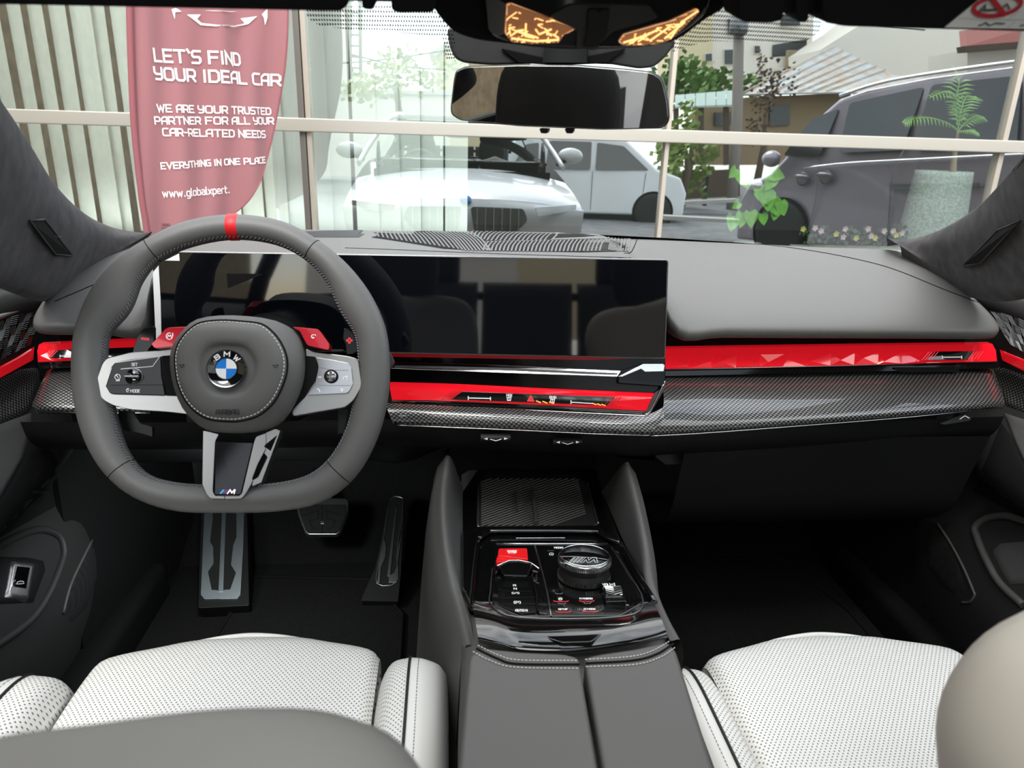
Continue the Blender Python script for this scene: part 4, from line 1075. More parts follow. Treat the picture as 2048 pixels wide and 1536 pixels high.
# raised edge rails of the control plate
def rail(pts, r=.0022, m='piano_black', name='plate_rail', off=.002): return MB().tube(crom([PT.px(*zc(*p), off) for p in pts], 4), (r, r * .8), 8, flat=PT.n).build(name, M[m], con)
rail([(300, 700), (380, 650), (460, 636), (1180, 640), (1260, 660), (1340, 700), (1420, 730)], .0035)
rail([(300, 705), (275, 900), (255, 1180), (300, 1230), (400, 1260)], .003)
rail([(1420, 730), (1560, 980), (1700, 1200)], .003)
slab('chrome_sliver', PT, [zc(*p) for p in [(590, 678), (990, 676), (985, 690), (600, 692)]], .003, .002, M['chrome'], con, bevel=.0005)
cp_ = slab('control_plate', PT, [zc(*p) for p in [(440, 735), (1330, 740), (1350, 760), (1600, 1190), (1580, 1210), (1420, 1305), (620, 1308), (415, 1215), (408, 1150), (425, 900)]], .003, .006, M['piano_black'], con, r=.004, bevel=.0012)
rail([(440, 737), (1320, 738)], .0011, 'chrome', 'plate_edge', .0035)
rail([(1350, 765), (1470, 950), (1600, 1190), (1425, 1312), (620, 1316), (405, 1218), (398, 1100), (412, 930)], .0009, 'dark_steel', 'plate_edge', .0035)
rail([(745, 745), (830, 1060), (875, 1310)], .0010, 'dark_steel', 'plate_divider', .0035)
# start button
sb_ = slab('start_button', PT, [zc(*p) for p in [(462, 775), (685, 772), (694, 860), (455, 830)]], .011, .01, M['red_start'], con, r=.0025, bevel=.0018, seg=3)
text_px('lettering', 'START', M['white_print'], sb_, PT, *zc(532, 802), zc(606, 0)[0], 3.0, .0118, .2)
text_px('lettering', 'STOP', M['white_print'], sb_, PT, *zc(538, 812), zc(603, 0)[0], 3.0, .0118, .2)
slab('button_front', PT, [zc(*p) for p in [(455, 822), (692, 832), (690, 866), (448, 880), (440, 870)]], .0085, .008, M['red_start'], sb_, r=.001, bevel=.001)
# gear selector
gs = MB()
G0 = [zc(*p) for p in [(460, 905), (540, 868), (690, 872), (720, 900), (715, 930), (690, 990), (500, 985)]]
slab('gear_selector', PT, G0, .012, .012, M['gloss_dark'], con, r=.002, bevel=.003, seg=3)
slab('selector_ear', PT, [zc(*p) for p in [(425, 930), (460, 900), (462, 950), (440, 965)]], .009, .008, M['piano_black'], con, bevel=.0015)
slab('selector_ear', PT, [zc(*p) for p in [(722, 895), (785, 930), (770, 960), (722, 950)]], .009, .008, M['piano_black'], con, bevel=.0015)
MB().tube([PT.px(*zc(*p), .0125) for p in [(450, 912), (540, 872), (620, 868), (715, 888), (780, 935)]], .0009, 6).build('selector_edge', M['chrome'], con)
gp = slab('selector_plate', PT, [zc(*p) for p in [(440, 985), (722, 985), (765, 1275), (640, 1292), (470, 1225)]], .0045, .002, M['gloss_dark'], con, r=.002, bevel=.0008)
for s, y, x in (('R', 1072, 578), ('N', 1098, 583)): text_px('lettering', s, M['white_print'], gp, PT, *zc(x, y), zc(x + 20, 0)[0], 3.2, .005, .2)
text_px('lettering', 'D/S', M['white_print'], gp, PT, *zc(568, 1132), zc(624, 0)[0], 3.0, .005, .18)
text_px('lettering', '(P)', M['white_print'], gp, PT, *zc(584, 1208), zc(634, 0)[0], 4.2, .005, .18)
text_px('lettering', 'AUTO H', M['white_print'], gp, PT, *zc(596, 1271), zc(688, 0)[0], 4.2, .005, .17)
line_px('key_gap', [[zc(462, 1095), zc(520, 1110), zc(720, 1112)], [zc(455, 1165), zc(745, 1158)], [zc(470, 1215), zc(755, 1210)], [zc(470, 1225), zc(600, 1275), zc(755, 1278)]], .7, M['dark_steel'], gp, PT, .0049)
rail([(722, 900), (725, 990), (760, 1150), (775, 1270), (850, 1295)], .0012, 'piano_black', 'selector_rail', .005)
# rotary dial
dc = PT.px(*zc(1133, 1000), .004); dr = (PT.px(*zc(1333, 1000), .004) - dc).length
dn = PT.n
dial = MB().lathe(dc, dn, [(dr, 0), (dr, .006), (dr * .965, .008), (dr * .965, .0115), (dr * .94, .0125), (dr * .965, .0135), (dr * .985, .0175), (dr, .019), (dr, .0255), (dr * .96, .028)], 48).build('dial', M['dark_plastic'], con)
MB().lathe(dc, dn, [(dr * 1.005, .0195), (dr * 1.02, .0205), (dr * 1.02, .0255), (dr * .98, .0275)], 48).build('dial_collar', M['smoked_silver'], dial)
kn = MB()
for h0, h1 in ((.0198, .0258), (.0008, .0058)):
    for k in range(90):
        a = 2 * math.pi * k / 90; d = (PT.u * math.cos(a) + PT.v * math.sin(a)); a2 = a + (.05 if (k // 6) % 2 else -.05); d2 = PT.u * math.cos(a2) + PT.v * math.sin(a2)
        kn.tube([dc + d * dr * 1.018 + dn * h0, dc + d2 * dr * 1.018 + dn * h1], .0006, 4, smooth=False, caps=False)
kn.build('dial_knurling', M['satin_silver'], dial, kind='stuff')
MB().lathe(dc, dn, [(dr * .965, .0272), (dr * .95, .0282), (.0001, .0282)], 48).build('dial_cap', M['gloss_dark'], dial)
MB().tube([dc + dn * .0284 + (PT.u * math.cos(a) + PT.v * math.sin(a)) * dr * .95 for a in (2 * math.pi * k / 48 for k in range(48))], .0008, 6, closed=True).build('dial_rim', M['chrome'], dial)
do = lambda x, y: PT.uv(PT.px(*zc(x, y), .0235))
for L_ in ([[(1015, 885), (1055, 845), (1068, 845), (1028, 885), (1015, 885)], [(1045, 885), (1085, 845), (1098, 845), (1058, 885), (1045, 885)], [(1075, 885), (1115, 845), (1128, 845), (1088, 885), (1075, 885)], [(1105, 885), (1146, 845), (1165, 845), (1172, 868), (1200, 845), (1230, 845), (1242, 885), (1222, 885), (1212, 862), (1180, 885), (1160, 885), (1150, 862), (1128, 885), (1105, 885)], [(945, 838), (1060, 838), (1230, 850), (1318, 862)], [(950, 888), (1020, 895), (1110, 916), (1230, 916)]],):
    line_px('dial_mark', [[zc(*p) for p in l] for l in L_], .8, M['white_print'], dial, PT, .0328)
# key labels
def lab(s, x, y, x1, h=2.8): text_px('lettering', s, M['white_print'], cp_, PT, *zc(x, y), zc(x1, 0)[0], h, .0036, .2)
lab('MEDIA', 902, 774, 970); lab('NAV', 1205, 774, 1240); lab('M HYBRID', 1102, 1175, 1202); lab('SETUP', 934, 1259, 1004); lab('M MODE', 1138, 1258, 1226)
line_px('house_mark', [[zc(866, 828), zc(860, 815), zc(878, 808), zc(894, 815), zc(890, 828)], [zc(874, 828), zc(878, 818), zc(886, 828)]], 1.0, M['white_print'], cp_, PT, .0036)
line_px('car_mark', [arcpx(*zc(948, 1172), 3.6, 0, 360, 14, 2.6), [zc(938, 1178), zc(948, 1168), zc(958, 1178)]], 1.1, M['white_print'], cp_, PT, .0036)
line_px('key_line', [[zc(848, 793), zc(895, 793)], [zc(1270, 792), zc(1305, 792)]], .7, M['gray_print'], cp_, PT, .0036)
for a, b, y in ((895, 1012, 1187), (1098, 1215, 1186), (912, 1032, 1270), (1122, 1242, 1268)): line_px('key_light', [[zc(a, y), zc(a + 18, y + 6), zc(b - 18, y + 6), zc(b, y)]], 1.5, M['red_line'], cp_, PT, .0036)
for x, y in ((936, 1128), (958, 1208), (1160, 1204)): line_px('key_line', [[zc(x - 28, y - 4), zc(x - 20, y + 4), zc(x + 22, y + 4), zc(x + 30, y - 4)]], .8, M['gray_print'], cp_, PT, .0036)
line_px('skip_mark', [[zc(1318, 1222), zc(1330, 1217), zc(1330, 1225), zc(1342, 1217), zc(1342, 1225), zc(1354, 1219)], [zc(1450, 1217), zc(1462, 1222), zc(1462, 1217), zc(1474, 1222), zc(1484, 1219)]], 1.0, M['white_print'], cp_, PT, .0036)
# volume roller
vb = slab('volume_block', PT, [zc(*p) for p in [(1262, 1030), (1400, 1020), (1468, 1190), (1310, 1195)]], .010, .009, M['piano_black'], con, r=.001, bevel=.001)
text_px('lettering', 'VOL|', M['white_print'], vb, PT, *zc(1286, 1070), zc(1345, 0)[0], 4.6, .0105, .17)
line_px('speaker_mark', [[zc(1352, 1062), zc(1352, 1054), zc(1362, 1054), zc(1374, 1048), zc(1378, 1070), zc(1364, 1062), zc(1352, 1062)]], 1.2, M['white_print'], vb, PT, .0105)
va, vb_ = PT.px(*zc(1296, 1130), .008), PT.px(*zc(1424, 1126), .008); vr = .0075
MB().tube([va, vb_], vr, 20).build('volume_roller', M['dark_plastic'], vb)
kn = MB(); ax = (vb_ - va).normalized()
for k in range(20):
    a = 2 * math.pi * k / 20; d = PT.n * math.cos(a) + ax.cross(PT.n) * math.sin(a); a2 = a + .3; d2 = PT.n * math.cos(a2) + ax.cross(PT.n) * math.sin(a2)
    m_ = (va + vb_) / 2
    kn.tube([va + d * vr, m_ + d2 * vr, vb_ + d * vr], .0005, 4, smooth=False)
kn.build('roller_ribs', M['smoked_silver'], vb, kind='stuff')
# phone tray
PP = Plane(at(1075, 1052, Z=.612), (1, 0, 0), (0, .14, -.012))
slab('tray_surround', PP, [zc(*p) for p in [(178, 330), (176, 650), (300, 612), (1240, 600), (1430, 730), (1275, 330), (1230, 150), (300, 150)]], -.001, .02, M['piano_black'], con, bevel=.001)
slab('tray_frame', PP, [zc(*p) for p in [(296, 260), (300, 590), (375, 618), (1170, 612), (1242, 575), (1232, 520), (1160, 250), (1090, 170), (380, 165)]], .001, .02, M['dark_steel'], con, r=.004, bevel=.002)
slab('phone_pad', PP, [zc(*p) for p in [(305, 270), (312, 580), (380, 606), (1165, 602), (1230, 570), (1150, 262), (1085, 200), (385, 195)]], .0022, .004, M['rubber'], con, r=.004, bevel=.001)
rbm = MB()
for k in range(34):
    x0 = 330 + k * 0; y = 260 + k * 16
    a = (325, min(600, y)); L_ = 400 + 8 * 0
    # ribs run up to the right, clipped to the pad
    x0, y0 = 325, 235 + k * 19
    x1, y1 = x0 + 830, y0 - 290
    if y0 > 596: x0 += (y0 - 596) / .349; y0 = 596
    if y1 < 225: x1 -= (225 - y1) / .349; y1 = 225
    mx = 1095 + (y1 - 262) * .22
    if x1 > mx: y1 += (x1 - mx) * .349; x1 = mx
    if x1 - x0 > 30 and not (x0 > 900): rbm.tube([PP.px(*zc(x0, y0), .003), PP.px(*zc(x1, y1), .003)], (.0013, .0012), 5, smooth=False)
rbm.build('pad_ribs', M['console_plastic'], con, kind='stuff')
MB().prism([PP.px(*zc(*p), .013) for p in [(716, 285), (735, 285), (772, 555), (745, 560)]], -PP.n * .012).build('pad_fin', M['dash_plastic'], con, bevel=.001)
MB().prism([PP.px(*zc(*p), .008) for p in [(592, 320), (600, 320), (612, 470), (604, 475)]], -PP.n * .007).build('pad_fin', M['dash_plastic'], con, bevel=.0008)
MB().box((0, 1.20, .63), (.27, .03, .14)).build('tray_back', M['black_matte'], con)
MB().tube(crom([PP.px(*zc(*p), .002) for p in [(302, 300), (299, 585), (312, 600), (375, 616), (800, 616), (1170, 610), (1238, 575), (1236, 545), (1160, 262)]], 4), (.0016, .0022), 6, flat=PP.n).build('tray_edge', M['brushed_steel'], con)
# flanking wings that rise to the dashboard
def wing(s, top, inner, label=None):
    T = [at(x, y, Z=z) for x, y, z in top]; I = [at(x, y, Z=z) for x, y, z in inner]
    rows = []
    for t, i in zip(T, I):
        o1 = t + V((s * .012, 0, -.004)); k_ = min(1, max(.25, (t.y - .55) / .3)); o2 = t + V((s * (.012 + .018 * k_), 0, -.07)); o3 = V((t.x + s * (.012 + .043 * k_), t.y + .02, .27))
        rows.append([i, i.lerp(t, .5), t, o1, o2, o3])
    MB().loft(rows, 4, 5).build('console_wing', M['console_plastic'], con)
wing(-1, [(902, 915, .70), (893, 990, .69), (898, 1080, .672), (912, 1156, .650), (925, 1200, .640), (938, 1245, .636), (950, 1292, .634)], [(926, 975, .60), (926, 1010, .60), (926, 1080, .615), (926, 1156, .632), (932, 1200, .636), (944, 1245, .632), (956, 1290, .63)])
wing(1, [(1246, 928, .70), (1262, 990, .69), (1282, 1085, .672), (1290, 1152, .650), (1300, 1190, .640), (1320, 1238, .640), (1343, 1282, .640)], [(1202, 984, .60), (1215, 1010, .60), (1248, 1085, .615), (1282, 1152, .632), (1292, 1190, .636), (1310, 1238, .636), (1332, 1276, .636)])
# ------------------------------------------------------------------ pedals
def zpd(x, y): return (340 + x / 3.657, 820 + y / 3.657)
def pplane(p_low, p_high): return Plane(p_low, (1, 0, 0), p_high - p_low)
fr_ = thing('foot_rest', 'tall footrest plate of brushed steel left of the brake pedal', 'footrest', at(440, 1205, Y=1.20))
PF = pplane(at(440, 1205, Y=1.20), at(450, 1025, Y=1.40))
slab('rest_base', PF, [zpd(*p) for p in [(230, 600), (560, 600), (580, 1430), (205, 1450)]], 0, .05, M['dark_plastic'], fr_, r=.004, bevel=.004)
slab('rubber_insert', PF, [zpd(*p) for p in [(280, 640), (510, 640), (500, 1350), (260, 1350)]], .002, .006, M['rubber'], fr_, bevel=.001)
slab('steel_side', PF, [zpd(*p) for p in [(255, 640), (300, 640), (312, 790), (292, 960), (315, 1000), (318, 1120), (278, 1180), (305, 1315), (352, 1318), (360, 1380), (250, 1382), (225, 1350), (240, 1000)]], .004, .006, M['pedal_steel'], fr_, r=.001, bevel=.0008)
slab('steel_side', PF, [zpd(*p) for p in [(545, 640), (535, 1000), (515, 1350), (490, 1380), (360, 1382), (352, 1318), (440, 1312), (482, 1190), (446, 1130), (462, 990), (486, 930), (486, 640)]], .004, .006, M['pedal_steel'], fr_, r=.001, bevel=.0008)
slab('steel_rib', PF, [zpd(*p) for p in [(385, 640), (412, 640), (390, 1330), (352, 1330)]], .0045, .006, M['pedal_steel'], fr_, bevel=.0008)
bk = thing('brake_pedal', 'wide rubber faced brake pedal with steel rim', 'pedal', at(648, 1060, Y=1.34))
PB_ = pplane(at(648, 1065, Y=1.33), at(648, 1000, Y=1.40))
slab('pedal_rim', PB_, [zpd(*p) for p in [(925, 700), (960, 650), (1100, 640), (1290, 645), (1308, 670), (1300, 760), (1245, 890), (1220, 910), (1010, 910), (985, 890), (935, 760)]], .004, .012, M['brushed_steel'], bk, r=.004, bevel=.002)
rp = slab('rubber_pad', PB_, [zpd(*p) for p in [(942, 715), (970, 690), (1285, 690), (1292, 760), (1238, 880), (1212, 898), (1018, 898), (993, 878), (948, 760)]], .007, .008, M['rubber'], bk, r=.003, bevel=.0015)
line_px('pad_groove', [[zpd(*p) for p in l] for l in ([(975, 770), (1085, 735), (1085, 790), (1020, 810), (1040, 860), (1080, 870)], [(1255, 770), (1145, 735), (1145, 790), (1210, 810), (1190, 860), (1150, 870)], [(1113, 700), (1113, 900)])], 1.6, M['black_matte'], bk, PB_, .0076)
slab('pad_stud', PB_, [zpd(*p) for p in [(1100, 812), (1128, 812), (1128, 832), (1100, 832)]], .009, .003, M['brushed_steel'], bk, bevel=.0005)
MB().beam(at(648, 1010, Y=1.42), at(640, 940, Y=1.5), .03, .012).build('pedal_arm', M['black_matte'], bk)
ac = thing('accelerator_pedal', 'tall narrow accelerator pedal with steel outline', 'pedal', at(755, 1180, Y=1.22))
PA = pplane(at(755, 1185, Y=1.22), at(795, 1000, Y=1.42))
slab('pedal_body', PA, [zpd(*p) for p in [(1610, 640), (1640, 628), (1695, 630), (1715, 660), (1712, 800), (1690, 1200), (1670, 1400), (1395, 1395), (1420, 1330), (1500, 1150), (1545, 950), (1580, 750)]], 0, .02, M['rubber'], ac, r=.003, bevel=.002)
ol = [(1620, 645), (1690, 640), (1705, 665), (1700, 780), (1672, 950), (1660, 1080), (1658, 1260), (1515, 1270), (1530, 1100), (1560, 960), (1590, 780)]
MB().tube(crom(pxpoly(PA, [zpd(*p) for p in ol], .001), 3, True), (.0014, .0016), 6, closed=True, flat=PA.n).build('pedal_outline', M['brushed_steel'], ac)
slab('steel_rib', PA, [zpd(*p) for p in [(1648, 720), (1660, 725), (1612, 1215), (1588, 1215)]], .002, .004, M['brushed_steel'], ac, bevel=.0006)
slab('steel_side', PA, [zpd(*p) for p in [(1565, 930), (1582, 1000), (1575, 1080), (1542, 1150), (1535, 1260), (1516, 1262), (1530, 1100)]], .002, .004, M['brushed_steel'], ac, bevel=.0006)
slab('steel_side', PA, [zpd(*p) for p in [(1700, 880), (1670, 1000), (1655, 1060), (1668, 1120), (1640, 1190), (1600, 1212), (1600, 1262), (1656, 1260), (1675, 1050)]], .002, .004, M['brushed_steel'], ac, bevel=.0006)
# floor mats
mt = thing('floor_mat', 'black carpet mat in the driver footwell under the pedals', 'mat', (-.42, 1.0, .27), group=None)
MB().prism([(-.66, .62, .271), (-.215, .62, .271), (-.225, 1.18, .271), (-.30, 1.30, .271), (-.54, 1.32, .271), (-.56, 1.12, .271), (-.66, 1.08, .271)], (0, 0, .008)).build('pile', M['carpet'], mt, bevel=.003)
MB().tube([(-.66, .62, .28), (-.215, .62, .28), (-.225, 1.18, .28), (-.30, 1.30, .28), (-.54, 1.32, .28), (-.56, 1.12, .28), (-.66, 1.08, .28)], .004, 6, closed=True).build('binding', M['black_matte'], mt)
mt = thing('floor_mat', 'black carpet mat in the empty passenger footwell', 'mat', (.44, 1.0, .27))
MB().prism([(.22, .5, .271), (.67, .5, .271), (.66, 1.15, .271), (.60, 1.36, .271), (.25, 1.36, .271)], (0, 0, .008)).build('pile', M['carpet'], mt, bevel=.003)
MB().tube([(.22, .5, .28), (.67, .5, .28), (.66, 1.15, .28), (.60, 1.36, .28), (.25, 1.36, .28)], .004, 6, closed=True).build('binding', M['black_matte'], mt)

# ------------------------------------------------------------------ front doors
def car_door(s, label):
    t = thing('door_card', label, 'door panel', (s * .76, .6, .30))
    X = lambda d: s * (.765 - d)                         # d: how far the lining stands into the cabin
    prof = [(.945, .005), (.915, .030), (.90, .034), (.86, .030), (.80, .012), (.76, .022), (.70, .05), (.655, .052), (.62, .018), (.58, .014), (.52, .040), (.46, .050), (.40, .044), (.34, .03), (.28, .01)]
    rows = []
    for y, k, dz in ((-.35, 1, 0), (0, 1, 0), (.3, 1, 0), (.6, 1, 0), (.8, 1, 0), (.95, .95, .005), (1.05, .8, .012), (1.10, .65, .014), (1.135, .45, .014), (1.16, -.2, .014)):
        rows.append([V((X(d * k), y, z + (dz if z > .5 else 0))) for z, d in prof])
    o = MB().loft(rows, 4, 4).build('lining', M['door_plastic'], t)
    # window frame and corner above the lining
    PDo = Plane((s * .752, 1, .9), (0, -s, 0), (0, 0, 1))
    cp = [(-160, 300), (10, 420), (70, 530), (106, 548), (104, 602), (104, 690), (-160, 790)] if s < 0 else [(2230, 330), (2048, 430), (1985, 535), (1960, 562), (1964, 616), (1990, 700), (2230, 800)]
    slab('mirror_corner', PDo, cp, 0, .02, M['dark_plastic'], t, bevel=.002)
    lg = [(104, 562), (96, 580), (48, 600), (0, 612), (-60, 632), (-160, 660)] if s < 0 else [(1964, 575), (1976, 592), (2048, 620), (2110, 646), (2230, 690)]
    MB().tube(crom([PDo.px(*q, .004) for q in lg], 5), (.016, .024), 10, flat=(0, 0, 1)).build('sill_roll', M['dash_plastic'], t)
    MB().box((X(-.02), .1, .95), (.02, 1.9, .02)).build('window_seal', M['black_matte'], t)
    return t, bvh_of(o)
def on_door(bv, pts, lift, n=1): return hits(bv, pts, lift, n)
def patch(t, bv, pts, lift, m, name, mid=True, th=.004, label=None):
    """A traced plate wrapped on the lining: dense outline joined to its centre line."""
    w_ = wrap(bv, pts, lift)
    if w_ is None: return None
    return w_.build(name, M[m], t, label)
def lintri(mb, bv, quad, nx, ny, w, s):
    """Lines of a woven triangle figure inside a traced four-sided field."""
    A, B, C_, D = [V((p[0], p[1], 0)) for p in quad]
    f = lambda u, v: (A.lerp(B, u)).lerp(D.lerp(C_, u), v)
    for i in range(nx):
        for j in range(ny):
            for k in range(5):
                o = k / 5
                if (i + j) % 3 == 0: a, b = f((i + o) / nx, j / ny), f((i + o + .45) / nx, (j + 1) / ny)
                elif (i + j) % 3 == 1: a, b = f((i + o) / nx, (j + 1) / ny), f((i + o + .45) / nx, j / ny)
                else: a, b = f(i / nx, (j + o) / ny), f((i + 1) / nx, (j + o + .1) / ny)
                P = [hit(bv, q.x, q.y, .0022) for q in (a, a.lerp(b, .5), b)]
                if None not in P and (P[0] - P[2]).length < .06: mb.tube(P, w, 4, smooth=False, caps=False)
dl, db = car_door(-1, 'driver door with red light strip, carbon trim and tailgate switch in its pocket')
dr_, db2 = car_door(1, 'passenger door with red light strip, carbon trim and deep pull pocket')
# driver door inlays
patch(dl, db, [(-30, 648), (94, 604), (99, 612), (58, 652), (54, 690), (-30, 730)], .0010, 'black_matte', 'speaker_field')
mb = MB(); lintri(mb, db, [(-10, 645), (92, 606), (55, 690), (-10, 722)], 7, 4, .00035, -1); mb.build('speaker_figure', M['dark_steel'], dl, kind='stuff')
MB().tube(on_door(db, [(-60, 655), (-20, 640), (0, 632), (48, 614), (93, 597)], .001), (.0042, .0016), 6, flat=(1, 0, .4)).build('bright_rail', M['brushed_steel'], dl)
patch(dl, db, [(68, 693), (66, 719), (30, 738), (0, 754), (-30, 770), (-30, 748), (0, 732), (30, 716)], .0030, 'red_crystal', 'light_strip')
patch(dl, db, [(-30, 775), (0, 757), (40, 738), (84, 735), (76, 775), (64, 812), (56, 825), (20, 840), (-30, 858)], .0030, 'carbon_door', 'carbon_trim')
patch(dl, db, [(-30, 860), (20, 841), (62, 826), (62, 850), (45, 915), (0, 992), (-30, 1030)], .0030, 'console_plastic', 'armrest_pad')
patch(dl, db, [(62, 862), (100, 900), (160, 985), (80, 1030), (0, 1075), (-30, 1085), (-30, 1035), (0, 996), (46, 918)], .0016, 'door_fabric', 'fabric_panel')
def cupring(t, bv, pts, r, name, m, lift=.001): 
    P = on_door(bv, pts, lift, 6)
    if len(P) > 3: MB().tube(P, r, 8).build(name, M[m], t)
cupring(dl, db, [(-30, 1105), (0, 1090), (40, 1070), (80, 1060), (115, 1072), (126, 1100), (120, 1130), (95, 1190), (60, 1240), (0, 1285), (-30, 1300)], .006, 'pocket_lip', 'dash_plastic')
patch(dl, db, [(-30, 1112), (60, 1116), (86, 1122), (90, 1140), (66, 1205), (-30, 1210)], .003, 'dark_plastic', 'switch_field')
sw = patch(dl, db, [(18, 1122), (66, 1127), (51, 1206), (4, 1198)], .0060, 'brushed_steel', 'switch_bezel')
patch(dl, db, [(26, 1133), (54, 1136), (45, 1183), (14, 1179)], .0072, 'piano_black', 'tailgate_switch')
P_ = [on_door(db, l, .0088) for l in ([(22, 1173), (24, 1169), (30, 1167), (36, 1168), (37, 1172), (22, 1173)],)]
if P_[0]: MB().tube(P_[0], .0005, 4).build('car_mark', M['white_print'], dl)
patch(dl, db, [(195, 1065), (203, 1090), (196, 1150), (172, 1215), (152, 1236), (140, 1246), (126, 1230), (135, 1190), (160, 1120)], .0015, 'speaker_mesh', 'lower_speaker')
cupring(dl, db, [(198, 1052), (168, 1110), (140, 1170), (125, 1226)], .0022, 'speaker_lip', 'console_plastic')
# passenger door inlays
def zpr(x, y): return (1700 + x / 3.072, 800 + y / 3.072)
def zq(x, y): return (1800 + x / 6.194, 640 + y / 6.194)
def zu(x, y): return (1748 + x / 5.12, 400 + y / 5.12)
patch(dr_, db2, [zu(*p) for p in [(1165, 1090), (1540, 1220), (1760, 1300), (1760, 1690), (1536, 1560), (1420, 1500), (1405, 1330), (1330, 1210), (1180, 1120)]], .0010, 'black_matte', 'speaker_field')
mb = MB(); lintri(mb, db2, [zu(1180, 1105), zu(1620, 1260), zu(1620, 1600), zu(1400, 1470)], 7, 4, .00035, 1); mb.build('speaker_figure', M['dark_steel'], dr_, kind='stuff')
MB().tube(on_door(db2, [zu(*p) for p in [(1165, 1055), (1350, 1115), (1536, 1185), (1700, 1250)]], .001), (.0042, .0016), 6, flat=(-1, 0, .4)).build('bright_rail', M['brushed_steel'], dr_)
patch(dr_, db2, [zq(*p) for p in [(1240, 365), (1536, 485), (1740, 570), (1740, 720), (1536, 622), (1268, 490)]], .0030, 'red_crystal', 'light_strip')
patch(dr_, db2, [zq(*p) for p in [(1110, 600), (1300, 590), (1536, 680), (1740, 760), (1740, 1200), (1536, 1142), (1320, 1060), (1290, 980)]], .0030, 'carbon_door', 'carbon_trim')
patch(dr_, db2, [zpr(*p) for p in [(950, 80), (1069, 120), (1200, 170), (1200, 560), (1069, 372), (1000, 220)]], .0030, 'console_plastic', 'armrest_pad')
patch(dr_, db2, [zpr(*p) for p in [(930, 140), (1000, 235), (1069, 380), (1200, 600), (1200, 780), (1069, 725), (900, 640), (760, 560)]], .0016, 'door_fabric', 'fabric_panel')
cupring(dr_, db2, [zpr(*p) for p in [(1200, 770), (1069, 740), (960, 712), (840, 730), (772, 785), (785, 850), (830, 960), (920, 1120), (1069, 1262)]], .006, 'pocket_lip', 'console_plastic')
patch(dr_, db2, [zpr(*p) for p in [(885, 920), (930, 882), (1069, 870), (1200, 880), (1200, 1130), (1069, 1130), (985, 1135), (930, 1050), (885, 950)]], .004, 'lid_leather', 'pull_pad')
patch(dr_, db2, [zpr(*p) for p in [(530, 750), (570, 800), (660, 980), (705, 1140), (700, 1190), (640, 1198), (560, 1130), (470, 1010), (470, 800)]], .0015, 'speaker_mesh', 'lower_speaker')
cupring(dr_, db2, [zpr(*p) for p in [(540, 758), (620, 880), (700, 1030), (760, 1170), (768, 1200), (740, 1240), (690, 1245)]], .0022, 'speaker_lip', 'console_plastic')
